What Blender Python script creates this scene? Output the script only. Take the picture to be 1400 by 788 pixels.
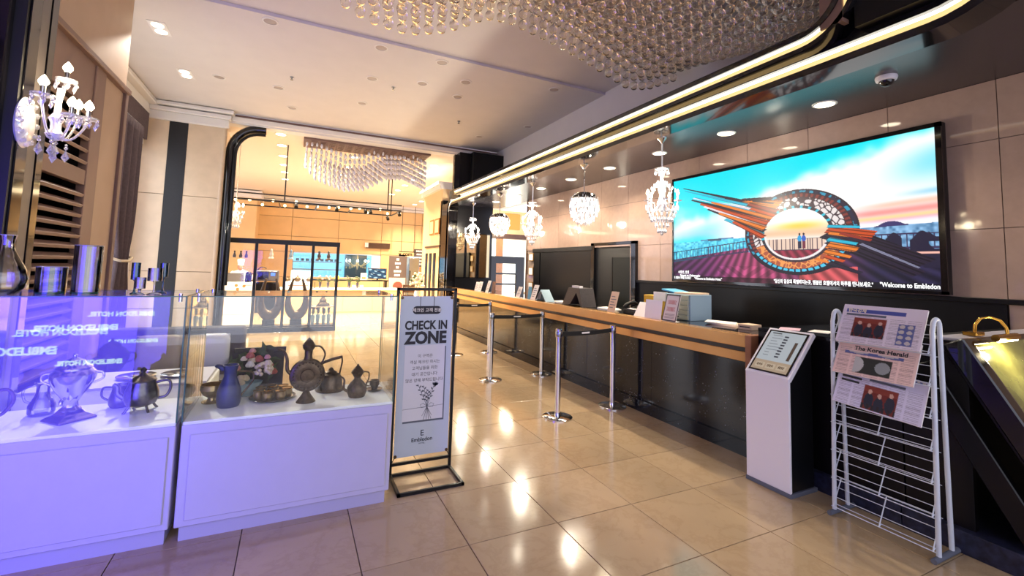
import bpy, bmesh, math, random
import numpy as np
from mathutils import Vector, Matrix

for o in list(bpy.data.objects):
    bpy.data.objects.remove(o)
S = bpy.context.scene
COL = S.collection
R0 = random.Random(7)
PI = math.pi

# ------------------------------------------------------------------ camera
F_PX, YAW, PITCH, ROLL, CX, CY, EYE = 612.46, 0.4408, 0.0771, 0.0293, 692.28, 319.59, 1.6075
def cam_axes():
    f = Vector((math.sin(YAW)*math.cos(PITCH), math.cos(YAW)*math.cos(PITCH), math.sin(PITCH)))
    r = Vector((math.cos(YAW), -math.sin(YAW), 0)); u = r.cross(f)
    return r*math.cos(ROLL)+u*math.sin(ROLL), u*math.cos(ROLL)-r*math.sin(ROLL), f
_r, _u, _f = cam_axes()
cd = bpy.data.cameras.new('camera'); co = bpy.data.objects.new('camera', cd); COL.objects.link(co)
cd.sensor_fit = 'HORIZONTAL'; cd.sensor_width = 36; cd.lens = F_PX/1400*36
cd.shift_x = (700-CX)/1400; cd.shift_y = -(394-CY)/1400
cd.clip_start = .05; cd.clip_end = 200
co.matrix_world = Matrix(((_r.x, _u.x, -_f.x, 0), (_r.y, _u.y, -_f.y, 0), (_r.z, _u.z, -_f.z, EYE), (0, 0, 0, 1)))
S.camera = co

# ------------------------------------------------------------------ world, exposure
w = bpy.data.worlds.new('world'); S.world = w; w.use_nodes = True
w.node_tree.nodes['Background'].inputs[0].default_value = (.82, .83, 1.0, 1)
w.node_tree.nodes['Background'].inputs[1].default_value = 1.3
S.view_settings.view_transform = 'Standard'; S.view_settings.look = 'None'
S.view_settings.gamma = 1; S.view_settings.use_curve_mapping = False
S.view_settings.exposure = 0.80

# ------------------------------------------------------------------ materials
def lin(c):
    return tuple((x/12.92 if x <= .04045 else ((x+.055)/1.055)**2.4) for x in c)
def hexc(h):
    return lin(tuple(int(h[i:i+2], 16)/255 for i in (0, 2, 4)))
MATS = {}
def pm(name, col, rough=.5, metal=0, noise=0, nscale=8, bump=0, bscale=60, emit=None, estr=1, coat=0, spec=.5, rnd=0, alpha=1):
    m = bpy.data.materials.new(name); m.use_nodes = True; MATS[name] = m
    nt = m.node_tree; b = nt.nodes['Principled BSDF']
    if isinstance(col, str): col = hexc(col)
    b.inputs['Base Color'].default_value = (*col, 1); b.inputs['Roughness'].default_value = rough
    b.inputs['Metallic'].default_value = metal; b.inputs['Coat Weight'].default_value = coat
    b.inputs['Specular IOR Level'].default_value = spec
    if noise or bump:
        tc = nt.nodes.new('ShaderNodeTexCoord')
    src = None
    if noise:
        n = nt.nodes.new('ShaderNodeTexNoise'); n.inputs['Scale'].default_value = nscale; n.inputs['Detail'].default_value = 6
        nt.links.new(tc.outputs['Object'], n.inputs['Vector'])
        rp = nt.nodes.new('ShaderNodeValToRGB')
        rp.color_ramp.elements[0].position = .3; rp.color_ramp.elements[1].position = .7
        rp.color_ramp.elements[0].color = (*[max(0, c*(1-noise)) for c in col], 1)
        rp.color_ramp.elements[1].color = (*[min(1, c*(1+noise)) for c in col], 1)
        nt.links.new(n.outputs['Fac'], rp.inputs[0]); src = rp.outputs[0]
    if rnd:
        oi = nt.nodes.new('ShaderNodeObjectInfo'); mr = nt.nodes.new('ShaderNodeMapRange')
        mr.inputs['To Min'].default_value = 1-rnd; mr.inputs['To Max'].default_value = 1+rnd*.6
        nt.links.new(oi.outputs['Random'], mr.inputs['Value'])
        mx = nt.nodes.new('ShaderNodeMix'); mx.data_type = 'RGBA'; mx.blend_type = 'MULTIPLY'; mx.inputs[0].default_value = 1
        if src: nt.links.new(src, mx.inputs[6])
        else: mx.inputs[6].default_value = (*col, 1)
        nt.links.new(mr.outputs[0], mx.inputs[7]); src = mx.outputs[2]
    if src: nt.links.new(src, b.inputs['Base Color'])
    if bump:
        n2 = nt.nodes.new('ShaderNodeTexNoise'); n2.inputs['Scale'].default_value = bscale; n2.inputs['Detail'].default_value = 4
        nt.links.new(tc.outputs['Object'], n2.inputs['Vector'])
        bp = nt.nodes.new('ShaderNodeBump'); bp.inputs['Strength'].default_value = bump; bp.inputs['Distance'].default_value = .01
        nt.links.new(n2.outputs['Fac'], bp.inputs['Height']); nt.links.new(bp.outputs[0], b.inputs['Normal'])
    if emit is not None:
        if isinstance(emit, str): emit = hexc(emit)
        b.inputs['Emission Color'].default_value = (*emit, 1); b.inputs['Emission Strength'].default_value = estr
    return m
def glassy(name, tint, refl_tint=(1, 1, 1), ior=1.5, gloss_rough=0.0, boost=1.0):
    """thin clear sheet: light passes straight, faces mirror by their Fresnel share"""
    m = bpy.data.materials.new(name); m.use_nodes = True; MATS[name] = m
    nt = m.node_tree; nt.nodes.remove(nt.nodes['Principled BSDF']); out = nt.nodes['Material Output']
    t = nt.nodes.new('ShaderNodeBsdfTransparent'); t.inputs[0].default_value = (*tint, 1)
    g = nt.nodes.new('ShaderNodeBsdfGlossy'); g.inputs[0].default_value = (*refl_tint, 1); g.inputs['Roughness'].default_value = gloss_rough
    fr = nt.nodes.new('ShaderNodeFresnel'); fr.inputs[0].default_value = ior
    mu = nt.nodes.new('ShaderNodeMath'); mu.operation = 'MULTIPLY'; mu.inputs[1].default_value = boost; mu.use_clamp = True
    mx = nt.nodes.new('ShaderNodeMixShader')
    nt.links.new(fr.outputs[0], mu.inputs[0]); nt.links.new(mu.outputs[0], mx.inputs[0])
    nt.links.new(t.outputs[0], mx.inputs[1]); nt.links.new(g.outputs[0], mx.inputs[2]); nt.links.new(mx.outputs[0], out.inputs[0])
    return m
def solid_glass(name, col=(1, 1, 1), rough=0, ior=1.45):
    m = bpy.data.materials.new(name); m.use_nodes = True; MATS[name] = m
    nt = m.node_tree; nt.nodes.remove(nt.nodes['Principled BSDF']); out = nt.nodes['Material Output']
    g = nt.nodes.new('ShaderNodeBsdfGlass'); g.inputs['Color'].default_value = (*col, 1); g.inputs['Roughness'].default_value = rough; g.inputs['IOR'].default_value = ior
    nt.links.new(g.outputs[0], out.inputs[0]); return m
def em(name, col, s):
    m = bpy.data.materials.new(name); m.use_nodes = True; MATS[name] = m
    nt = m.node_tree; nt.nodes.remove(nt.nodes['Principled BSDF']); out = nt.nodes['Material Output']
    e = nt.nodes.new('ShaderNodeEmission')
    if isinstance(col, str): col = hexc(col)
    e.inputs[0].default_value = (*col, 1); e.inputs[1].default_value = s
    nt.links.new(e.outputs[0], out.inputs[0]); return m
def attr_mat(name, emit=0, rough=.6):
    m = bpy.data.materials.new(name); m.use_nodes = True; MATS[name] = m
    nt = m.node_tree; b = nt.nodes['Principled BSDF']
    a = nt.nodes.new('ShaderNodeAttribute'); a.attribute_name = 'print'
    b.inputs['Roughness'].default_value = rough
    if emit:
        b.inputs['Base Color'].default_value = (.01, .01, .01, 1); b.inputs['Specular IOR Level'].default_value = .2
        nt.links.new(a.outputs['Color'], b.inputs['Emission Color']); b.inputs['Emission Strength'].default_value = emit
    else: nt.links.new(a.outputs['Color'], b.inputs['Base Color'])
    return m
M = MATS
pm('tile', 'b29a7b', .11, noise=.07, nscale=1.4, rnd=.07, bump=.02, bscale=3, spec=.5)
pm('grout', '5d4a38', .6)
pm('ceil', 'cfc9c3', .75, noise=.02, nscale=3)
pm('cafe_ceil', 'e2d3c0', .7)
pm('white_trim', 'dcd8d2', .5)
pm('stone_wall', '9f877b', .05, noise=.05, nscale=14, rnd=.04)
pm('stone_joint', '7d6c60', .7)
pm('black_gloss', '0e0d10', .09, coat=.3)
pm('soffit', '29252c', .27, spec=1.0)
pm('black_satin', '0c0b0e', .30, spec=.3)
pm('black_matte', '0b0b0d', .5)
pm('black_stone', '0e0e13', .55, noise=.3, nscale=40)
pm('cream_stone', 'cfb99c', .3, noise=.06, nscale=5, rnd=.04)
pm('cream_wall', 'd8b98a', .55, noise=.03, nscale=3)
pm('cafe_wall', 'e2bd85', .4, noise=.05, nscale=2, rnd=.05)
pm('cafe_joint', '9c7b50', .7)
pm('pink_panel', '765a4f', .5, noise=.05, nscale=6)
pm('column_grey', '57504c', .35)
pm('pink_dark', '6b5148', .5)
pm('beige_panel', 'a58b76', .6, noise=.04, nscale=4)
pm('gold', 'c79a4c', .28, metal=1)
pm('brass', 'b98b3a', .2, metal=1)
pm('copper', 'cf9c62', .25, metal=.55, noise=.05, nscale=3)
pm('wood', 'b27a48', .22, noise=.12, nscale=7, coat=.4)
pm('wood_end', '946042', .35, noise=.1, nscale=9)
pm('wood_dark', '4b3222', .4, noise=.2, nscale=12)
pm('brown_band', '2b211f', .3)
pm('chrome', 'd9d9dc', .08, metal=1)
pm('steel', '9aa0a6', .25, metal=1)
pm('silver_dark', '6f6a70', .28, metal=1, noise=.25, nscale=30)
pm('silver', 'c9c6c9', .12, metal=1)
pm('bronze', '5b4a3a', .36, metal=.85, noise=.35, nscale=40)
pm('old_gold', 'b0966a', .3, metal=.9, noise=.2, nscale=40)
pm('white_lacquer', 'bdb9c4', .35, noise=.015, nscale=10)
pm('white_kick', 'b2aebb', .4)
pm('white_base', 'eef0ee', .5)
pm('white_plastic', 'e3e0ea', .4)
pm('rack_white', 'c9d0de', .35)
pm('paper', 'e8e2e0', .8)
pm('banner', 'b9c2d2', .3, coat=.4)
pm('inset', 'd2d0dc', .4, coat=.3)
pm('paper_pink', 'd8b0c4', .8)
pm('paper_tan', 'd8bca0', .8)
pm('ink', '2a2a33', .7)
pm('ink_grey', '5c6070', .7)
pm('belt', '0c0c0e', .7)
pm('curtain', '55474c', .85, noise=.15, nscale=30)
pm('blue_glaze', '28305e', .4, noise=.25, nscale=20)
pm('leaf', '44502e', .6, noise=.3, nscale=30)
pm('petal_pink', 'c98f86', .7); pm('petal_cream', 'd8c4a4', .7); pm('petal_red', 'a8564c', .7); pm('petal_white', 'd9cfc0', .7)
pm('bowl_teal', '8fa5aa', .35)
pm('skin', 'c98c70', .55); pm('hair', '1c1512', .7); pm('cloth_white', 'efeee8', .8)
pm('yellow', 'd0a021', .5); pm('blue_grey', '8fa9ba', .5); pm('grey_drawer', 'aab0a4', .5); pm('sky_blue', '4f9ac2', .5)
pm('brown_card', '6b4637', .6); pm('charcoal', '3b3333', .5, noise=.2, nscale=50)
pm('kiosk_back', '0d0e12', .3)
pm('door_green', '0f1411', .3, spec=.3)
pm('orange_print', 'c7763c', .6); pm('menu_brown', '54453f', .6); pm('red', 'b5241f', .5)
pm('fridge', '6f8597', .3, metal=.6)
pm('sofa', '4d4450', .7); pm('cushion', 'b8a892', .85); pm('plate', 'e6e6ea', .25)
pm('display_print', '6f7040', .14, noise=.45, nscale=7, coat=.6)
pm('marble_light', 'cbbfae', .3, noise=.06, nscale=6)
# granite with flecks
g = pm('granite', '15161a', .10, spec=.4)
nt = g.node_tree; b = nt.nodes['Principled BSDF']; tc = nt.nodes.new('ShaderNodeTexCoord')
v = nt.nodes.new('ShaderNodeTexVoronoi'); v.inputs['Scale'].default_value = 34
rp = nt.nodes.new('ShaderNodeValToRGB'); rp.color_ramp.elements[0].color = (.22, .23, .27, 1); rp.color_ramp.elements[1].color = (.008, .009, .012, 1)
rp.color_ramp.elements[0].position = .06; rp.color_ramp.elements[1].position = .22
n = nt.nodes.new('ShaderNodeTexNoise'); n.inputs['Scale'].default_value = 9
mx = nt.nodes.new('ShaderNodeMix'); mx.data_type = 'RGBA'; mx.inputs[7].default_value = (.008, .009, .013, 1)
r2 = nt.nodes.new('ShaderNodeValToRGB'); r2.color_ramp.elements[0].position = .36; r2.color_ramp.elements[1].position = .50
nt.links.new(tc.outputs['Object'], v.inputs['Vector']); nt.links.new(tc.outputs['Object'], n.inputs['Vector'])
nt.links.new(v.outputs['Distance'], rp.inputs[0]); nt.links.new(n.outputs['Fac'], r2.inputs[0]); nt.links.new(r2.outputs[0], mx.inputs[0])
nt.links.new(rp.outputs[0], mx.inputs[6]); nt.links.new(mx.outputs[2], b.inputs['Base Color'])
gb = pm('granite_blue', '23263c', .3, noise=.55, nscale=28)
# marble tile veins
nt = M['tile'].node_tree; b = nt.nodes['Principled BSDF']; tc = nt.nodes.new('ShaderNodeTexCoord')
geo = nt.nodes.new('ShaderNodeNewGeometry')
wv = nt.nodes.new('ShaderNodeTexNoise'); wv.inputs['Scale'].default_value = 2.6; wv.inputs['Detail'].default_value = 10; wv.inputs['Roughness'].default_value = .7; wv.inputs['Distortion'].default_value = .3
vr = nt.nodes.new('ShaderNodeValToRGB'); e = vr.color_ramp.elements; e[0].position = .46; e[0].color = (1, 1, 1, 1); e[1].position = .54; e[1].color = (1, 1, 1, 1)
mid = vr.color_ramp.elements.new(.5); mid.color = (.86, .82, .78, 1)
nt.links.new(geo.outputs['Position'], wv.inputs['Vector']); nt.links.new(wv.outputs['Fac'], vr.inputs[0])
mv = nt.nodes.new('ShaderNodeMix'); mv.data_type = 'RGBA'; mv.blend_type = 'MULTIPLY'; mv.inputs[0].default_value = .6
prev = b.inputs['Base Color'].links[0].from_socket
nt.links.new(prev, mv.inputs[6]); nt.links.new(vr.outputs[0], mv.inputs[7]); nt.links.new(mv.outputs[2], b.inputs['Base Color'])
glassy('case_glass', (.97, .985, .98), boost=.8)
pm('glass_edge', '2c5a4e', .15, spec=.8)
glassy('partition_glass', (.98, .98, .97), boost=.35)
glassy('window_glass', (.85, .93, .97))
glassy('vase_glass', (.88, .93, .94), boost=1.4)
glassy('clear_vase', (.92, .93, .95), boost=1.5)
glassy('goblet_blue', (.30, .55, .62), boost=2.0)
glassy('goblet_grey', (.75, .77, .82), boost=2.0)
solid_glass('ball_glass', (1, .97, .92))
pm('crystal', 'f4f4f8', .05, spec=.9)
M['crystal'].node_tree.nodes['Principled BSDF'].inputs['Transmission Weight'].default_value = .8
pm('crystal_bright', 'e6e6ec', .07, metal=.45, spec=.9)
pm('mirror', 'c9b48a', .03, metal=1)
pm('mirror_plate', 'b9b2b4', .25, metal=.6)
em('bulb', (1, .78, .48), 28)
em('led_white', (1, .93, .80), 3.0)
em('gold_lit_glow', (1, .66, .28), .75)  # gold metal's lit look under the LED strips, put in as emission
em('downlight_on', (1, .86, .62), 14)
em('downlight_cafe', (1, .80, .50), 12)
em('festoon', (1, .72, .32), 6)
pm('downlight_off', 'a89c92', .5)
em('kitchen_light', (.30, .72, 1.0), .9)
em('daylight', (.86, .90, 1.0), 2.2)
em('room_light', (1.0, .85, .55), 1.3)
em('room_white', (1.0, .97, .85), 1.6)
em('green_led', (.35, .9, .12), .8)
em('text_white', (1, 1, 1), .9)
em('blue_led', (.12, .08, 1.0), 6.8)
em('blue_text', (.55, .75, 1.0), 8.0)
em('pink_neon', (1.0, .25, .75), 3.0)
em('small_blue', (.1, .2, 1), 1.5)
attr_mat('screen_picture', emit=.62, rough=.3)
attr_mat('print', rough=.8)
attr_mat('kiosk_picture', emit=.35, rough=.2)
# ------------------------------------------------------------------ builders
class MB:
    def __init__(s): s.v = []; s.f = []
    def add(s, vs, fs):
        n = len(s.v); s.v += [tuple(p) for p in vs]; s.f += [tuple(i+n for i in f) for f in fs]; return s
    def box(s, x0, y0, z0, x1, y1, z1):
        x0, x1 = min(x0, x1), max(x0, x1); y0, y1 = min(y0, y1), max(y0, y1); z0, z1 = min(z0, z1), max(z0, z1)
        return s.add([(x0,y0,z0),(x1,y0,z0),(x1,y1,z0),(x0,y1,z0),(x0,y0,z1),(x1,y0,z1),(x1,y1,z1),(x0,y1,z1)],
                     [(0,3,2,1),(4,5,6,7),(0,1,5,4),(1,2,6,5),(2,3,7,6),(3,0,4,7)])
    def obox(s, o, X, Y, Z):
        """box from corner o along the three edge vectors"""
        o, X, Y, Z = map(Vector, (o, X, Y, Z))
        if X.cross(Y).dot(Z) < 0: X, Y = Y, X
        p = [o, o+X, o+X+Y, o+Y, o+Z, o+X+Z, o+X+Y+Z, o+Y+Z]
        return s.add(p, [(0,3,2,1),(4,5,6,7),(0,1,5,4),(1,2,6,5),(2,3,7,6),(3,0,4,7)])
    def ring_loft(s, rings, caps=True, closed=False):
        n = len(rings[0]); base = len(s.v)
        for r in rings: s.v += [tuple(p) for p in r]
        m = len(rings)
        for k in range(m if closed else m-1):
            a = base+k*n; b = base+((k+1) % m)*n
            for i in range(n):
                j = (i+1) % n; s.f.append((a+i, a+j, b+j, b+i))
        if caps and not closed:
            s.f.append(tuple(base+i for i in reversed(range(n)))); s.f.append(tuple(base+(m-1)*n+i for i in range(n)))
        return s
    def cyl(s, p0, p1, r0, r1=None, n=12, caps=True):
        r1 = r0 if r1 is None else r1
        p0, p1 = Vector(p0), Vector(p1); d = (p1-p0).normalized()
        a = d.orthogonal().normalized(); b = d.cross(a)
        mk = lambda p, r: [p+(a*math.cos(2*PI*i/n)+b*math.sin(2*PI*i/n))*r for i in range(n)]
        return s.ring_loft([mk(p0, r0), mk(p1, r1)], caps)
    def lathe(s, prof, c=(0, 0, 0), n=20, caps=True, sx=1, sy=1):
        rings = [[(c[0]+r*math.cos(2*PI*i/n)*sx, c[1]+r*math.sin(2*PI*i/n)*sy, c[2]+z) for i in range(n)] for r, z in prof]
        return s.ring_loft(rings, caps)
    def tube(s, pts, r, n=8, closed=False, flat=1.0):
        pts = [Vector(p) for p in pts]; m = len(pts)
        rs = r if isinstance(r, (list, tuple)) else [r]*m
        rings = []; prev = None
        for i, p in enumerate(pts):
            if closed: t = pts[(i+1) % m]-pts[i-1]
            else: t = pts[min(i+1, m-1)]-pts[max(i-1, 0)]
            t.normalize()
            if prev is None: a = t.orthogonal().normalized()
            else:
                a = prev-t*prev.dot(t)
                a = a.normalized() if a.length > 1e-6 else t.orthogonal().normalized()
            prev = a; b = t.cross(a)
            rings.append([p+(a*math.cos(2*PI*k/n)+b*math.sin(2*PI*k/n)*flat)*rs[i] for k in range(n)])
        return s.ring_loft(rings, True, closed)
    def prism(s, poly, axis, a0, a1):
        mk = {'X': lambda p, a: (a, p[0], p[1]), 'Y': lambda p, a: (p[0], a, p[1]), 'Z': lambda p, a: (p[0], p[1], a)}[axis]
        n = len(poly)
        return s.add([mk(p, a0) for p in poly]+[mk(p, a1) for p in poly],
                     [tuple(reversed(range(n))), tuple(range(n, 2*n))]+[(i, (i+1) % n, n+(i+1) % n, n+i) for i in range(n)])
    def sphere(s, c, r, n=12, m=7, sc=(1, 1, 1)):
        rings = []
        for j in range(m+1):
            t = PI*j/m; rr = max(math.sin(t), 1e-3)*r
            rings.append([(c[0]+rr*math.cos(2*PI*i/n)*sc[0], c[1]+rr*math.sin(2*PI*i/n)*sc[1], c[2]-math.cos(t)*r*sc[2]) for i in range(n)])
        return s.ring_loft(rings, True)
    def drop(s, c, w, h, n=6):
        """faceted crystal pendant hanging from c"""
        x, y, z = c
        rg = [(x+w*math.cos(2*PI*i/n), y+w*math.sin(2*PI*i/n), z-h*.62) for i in range(n)]
        b = len(s.v); s.v += [(x, y, z)]+rg+[(x, y, z-h)]
        for i in range(n):
            j = (i+1) % n; s.f.append((b, b+1+i, b+1+j)); s.f.append((b+n+1, b+1+j, b+1+i))
        return s
    def quad(s, a, b, c, d): return s.add([a, b, c, d], [(0, 1, 2, 3)])

WLOC = {}
def link(o): COL.objects.link(o); return o
def thing(name, label, cat, loc=(0, 0, 0), group=None):
    o = bpy.data.objects.new(name, None); link(o); o.location = loc; o.empty_display_size = .1
    o['label'] = label; o['category'] = cat
    if group: o['group'] = group
    WLOC[o.name] = Vector(loc); return o
def make_mesh(name, mb, mat, smooth=None, bevel=0, seg=1, org=(0, 0, 0)):
    me = bpy.data.meshes.new(name)
    o = Vector(org)
    me.from_pydata([(x-o.x, y-o.y, z-o.z) for x, y, z in mb.v], [], mb.f)
    bm = bmesh.new(); bm.from_mesh(me)
    bmesh.ops.recalc_face_normals(bm, faces=bm.faces)
    if bevel:
        bmesh.ops.bevel(bm, geom=list(bm.edges), offset=bevel, segments=seg, profile=.5, affect='EDGES', clamp_overlap=True)
    bm.to_mesh(me); bm.free()
    if smooth:
        me.polygons.foreach_set('use_smooth', [True]*len(me.polygons))
        me.set_sharp_from_angle(angle=math.radians(smooth))
    if mat: me.materials.append(M[mat])
    return me
def obj(name, mb, mat, parent=None, smooth=None, bevel=0, seg=1, label=None):
    if parent is not None: org = WLOC[parent.name]
    else:
        xs, ys, zs = zip(*mb.v); org = Vector(((min(xs)+max(xs))/2, (min(ys)+max(ys))/2, min(zs)))
    me = make_mesh(name, mb, mat, smooth, bevel, seg, org)
    o = bpy.data.objects.new(name, me); link(o)
    if parent is not None: o.parent = parent
    else: o.location = org
    WLOC[o.name] = Vector(org)
    if label: o['label'] = label
    return o
def inst(name, me, loc, parent, rot=None, scale=None):
    """object sharing mesh data; loc in world coordinates"""
    o = bpy.data.objects.new(name, me); link(o)
    o.location = Vector(loc)-(WLOC[parent.name] if parent is not None else Vector((0, 0, 0)))
    o.parent = parent
    if rot: o.rotation_euler = rot
    if scale: o.scale = scale
    return o
def tag(o, label, cat, group=None):
    o['label'] = label; o['category'] = cat
    if group: o['group'] = group
    return o
def struct(name, mb, mat, parent=None, **k):
    o = obj(name, mb, mat, parent, **k)
    if parent is None: o['kind'] = 'structure'
    return o
def copy_tree(root, loc=None, rotz=None, label=None, parent=None):
    c = root.copy(); link(c)
    if parent is not None: c.parent = parent
    if loc is not None: c.location = loc
    if rotz is not None: c.rotation_euler = (0, 0, rotz)
    if label: c['label'] = label
    WLOC[c.name] = Vector(c.location)
    for ch in list(root.children): copy_tree(ch, parent=c)
    return c
TEXTS = []
def text(s, size, mat, parent, origin, right, up, align='LEFT', name='lettering', ext=.0, bold=0, sx=1.0, label=None, fit=None):
    """flat lettering; origin = baseline start (or centre) in world, right/up directions"""
    TEXTS.append(dict(s=s, size=size, mat=mat, parent=parent, o=Vector(origin), r=Vector(right).normalized(), u=Vector(up).normalized(), align=align, name=name, ext=ext, bold=bold, sx=sx, label=label, fit=fit))
def flush_texts():
    tmp = []
    for t in TEXTS:
        c = bpy.data.curves.new('lettering', 'FONT'); c.body = t['s']; c.size = t['size']; c.align_x = t['align']; c.extrude = t['ext']; c.offset = t['bold']; c.resolution_u = 3
        o = bpy.data.objects.new('lettering_source', c); link(o); tmp.append(o)
    dg = bpy.context.evaluated_depsgraph_get(); dg.update()
    for t, o in zip(TEXTS, tmp):
        me = bpy.data.meshes.new_from_object(o.evaluated_get(dg)); me.name = t['name']
        n = t['r'].cross(t['u']).normalized(); org = t['o']-(WLOC[t['parent'].name] if t['parent'] is not None else Vector((0, 0, 0)))
        r = t['r']*t['sx']
        if t['fit']:
            xs = [v_.co.x for v_ in me.vertices]
            if xs: r = t['r']*(t['fit']/(max(xs)-min(xs)))
        me.transform(Matrix(((r.x, t['u'].x, n.x, org.x), (r.y, t['u'].y, n.y, org.y), (r.z, t['u'].z, n.z, org.z), (0, 0, 0, 1))))
        me.materials.clear(); me.materials.append(M[t['mat']])
        q = bpy.data.objects.new(t['name'], me); link(q); q.parent = t['parent']
        if t['label']: q['label'] = t['label']
    for o in tmp:
        c = o.data; bpy.data.objects.remove(o); bpy.data.curves.remove(c)
def painted(name, parent, o, r, u, nx, ny, fn, mat, thick=0):
    """rectangular sheet with corner o (top-left) spanned by r (to the right) and u (down); fn(U, V) -> (..., 3) sRGB"""
    o, r, u = Vector(o)-WLOC[parent.name] if parent is not None else Vector(o), Vector(r), Vector(u)
    U, V = np.meshgrid(np.linspace(0, 1, nx+1), np.linspace(0, 1, ny+1))
    P = np.array(o)[None, None]+U[..., None]*np.array(r)+V[..., None]*np.array(u)
    me = bpy.data.meshes.new(name)
    idx = np.arange((nx+1)*(ny+1)).reshape(ny+1, nx+1)
    fc = np.stack([idx[:-1, :-1], idx[1:, :-1], idx[1:, 1:], idx[:-1, 1:]], -1).reshape(-1, 4)
    me.vertices.add(P.size//3); me.vertices.foreach_set('co', P.reshape(-1))
    me.loops.add(fc.size); me.loops.foreach_set('vertex_index', fc.reshape(-1).astype(np.int32))
    me.polygons.add(len(fc)); me.polygons.foreach_set('loop_start', np.arange(0, fc.size, 4, dtype=np.int32))
    me.update(calc_edges=True)
    c = np.clip(np.asarray(fn(U, V), float), 0, 1)
    c = np.where(c <= .04045, c/12.92, ((c+.055)/1.055)**2.4)
    a = me.attributes.new('print', 'FLOAT_COLOR', 'POINT')
    a.data.foreach_set('color', np.concatenate([c, np.ones(c.shape[:2]+(1,))], -1).astype(np.float32).reshape(-1))
    me.materials.append(M[mat])
    q = bpy.data.objects.new(name, me); link(q); q.parent = parent
    return q
def lamp(name, kind, loc, energy, col, parent=None, size=.1, spot=None, aim=None, blend=.6, size_y=None):
    d = bpy.data.lights.new(name, kind); d.energy = energy; d.color = col
    if kind == 'AREA':
        d.size = size
        if size_y: d.shape = 'RECTANGLE'; d.size_y = size_y
    else: d.shadow_soft_size = size
    if spot: d.spot_size = spot; d.spot_blend = blend
    o = bpy.data.objects.new(name, d); link(o)
    o.location = Vector(loc)-(WLOC[parent.name] if parent is not None else Vector((0, 0, 0)))
    if aim is not None: o.rotation_euler = (Vector(aim)-Vector(loc)).to_track_quat('-Z', 'Y').to_euler()
    o.parent = parent
    return o
def arc(c, r, a0, a1, n, plane='YZ', x=0):
    out = []
    for i in range(n+1):
        a = a0+(a1-a0)*i/n
        p, q = c[0]+r*math.cos(a), c[1]+r*math.sin(a)
        out.append({'YZ': (x, p, q), 'XZ': (p, x, q), 'XY': (p, q, x)}[plane])
    return out

# ------------------------------------------------------------------ dimensions
XW, ZS, ZC, YB = 5.3, 3.33, 4.6, 10.5      # right wall, counter soffit, main ceiling, beam towards the cafe
XCF = 3.70                                 # counter front
# ------------------------------------------------------------------ floor
fl = struct('floor', MB().box(-6, -4, -.12, 9, 25, -.012), 'grout')
TS = .6; X0, Y0 = 1.0172, 3.7408
tile_me = make_mesh('tile', MB().box(-TS/2+.0025, -TS/2+.0025, -.012, TS/2-.0025, TS/2-.0025, 0), 'tile', bevel=.0015)
cnt = 0
for j in range(-7, 15):
    for i in range(-6, 8):
        x, y = X0+(i+.5)*TS, Y0+(j+.5)*TS
        if x > 4.0 or (x > 3.4 and y > 11) or cnt >= 300: continue
        if y < 0.0 and (x < -2 or x > 3.6): continue
        inst('tile', tile_me, (x, y, 0), fl, rot=(0, 0, PI/2*R0.randrange(4))); cnt += 1
far = MB()
for j in range(-7, 36):
    for i in range(-12, 14):
        x, y = X0+(i+.5)*TS, Y0+(j+.5)*TS
        inside = -7 <= j < 15 and -6 <= i < 8 and not (x > 4.0 or (x > 3.4 and y > 11)) and not (y < 0 and (x < -2 or x > 3.6))
        if not inside: far.quad((x-.2975, y-.2975, -.001), (x+.2975, y-.2975, -.001), (x+.2975, y+.2975, -.001), (x-.2975, y+.2975, -.001))
o = obj('tile_field', far, 'tile', fl); o['kind'] = 'stuff'

# ------------------------------------------------------------------ ceilings
ce = struct('ceiling', MB().box(-2.9, 6.02, ZC, 4.68, YB, ZC+.1).box(-2.9, -3, ZC+.04, 4.68, 6.02, ZC+.16), 'ceil')
struct('ceiling_cafe', MB().box(-6, YB+.25, 4.42, 9, 23, 4.52), 'cafe_ceil')
# beam towards the cafe with shadow gap and white moulding
bm_ = struct('trim_1', MB().box(-2.9, YB+.02, 4.40, 5.2, YB+.30, 4.62), 'white_trim')
obj('moulding', MB().box(-1.3, YB-.05, 4.43, 5.2, YB+.02, 4.53), 'white_trim', bm_, bevel=.012)
obj('shadow_gap', MB().box(-1.3, YB-.02, 4.535, 5.2, YB+.02, 4.575), 'pink_dark', bm_)
# bulkhead behind the canopy
struct('wall_bulkhead', MB().box(4.62, -3, 3.52, 4.72, YB, ZC+.1), 'ceil')
# cornice at the left
co_ = struct('trim_2', MB().box(-2.9, YB-.16, 4.42, -1.30, YB+.02, 4.50), 'white_trim', bevel=.01)
obj('cornice_band', MB().box(-2.9, YB-.10, 4.26, -1.34, YB+.02, 4.42), 'white_trim', co_, bevel=.01)
obj('cornice_band', MB().box(-2.9, YB-.24, 4.52, -1.25, YB+.02, 4.585), 'white_trim', co_, bevel=.01)
co2 = struct('trim_3', MB().box(-2.86, 6.36, 4.30, -2.62, YB-.1, 4.50), 'white_trim', bevel=.01)
obj('cornice_band', MB().box(-2.86, 6.36, 4.50, -2.5, YB-.1, 4.585), 'white_trim', co2, bevel=.01)

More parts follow.
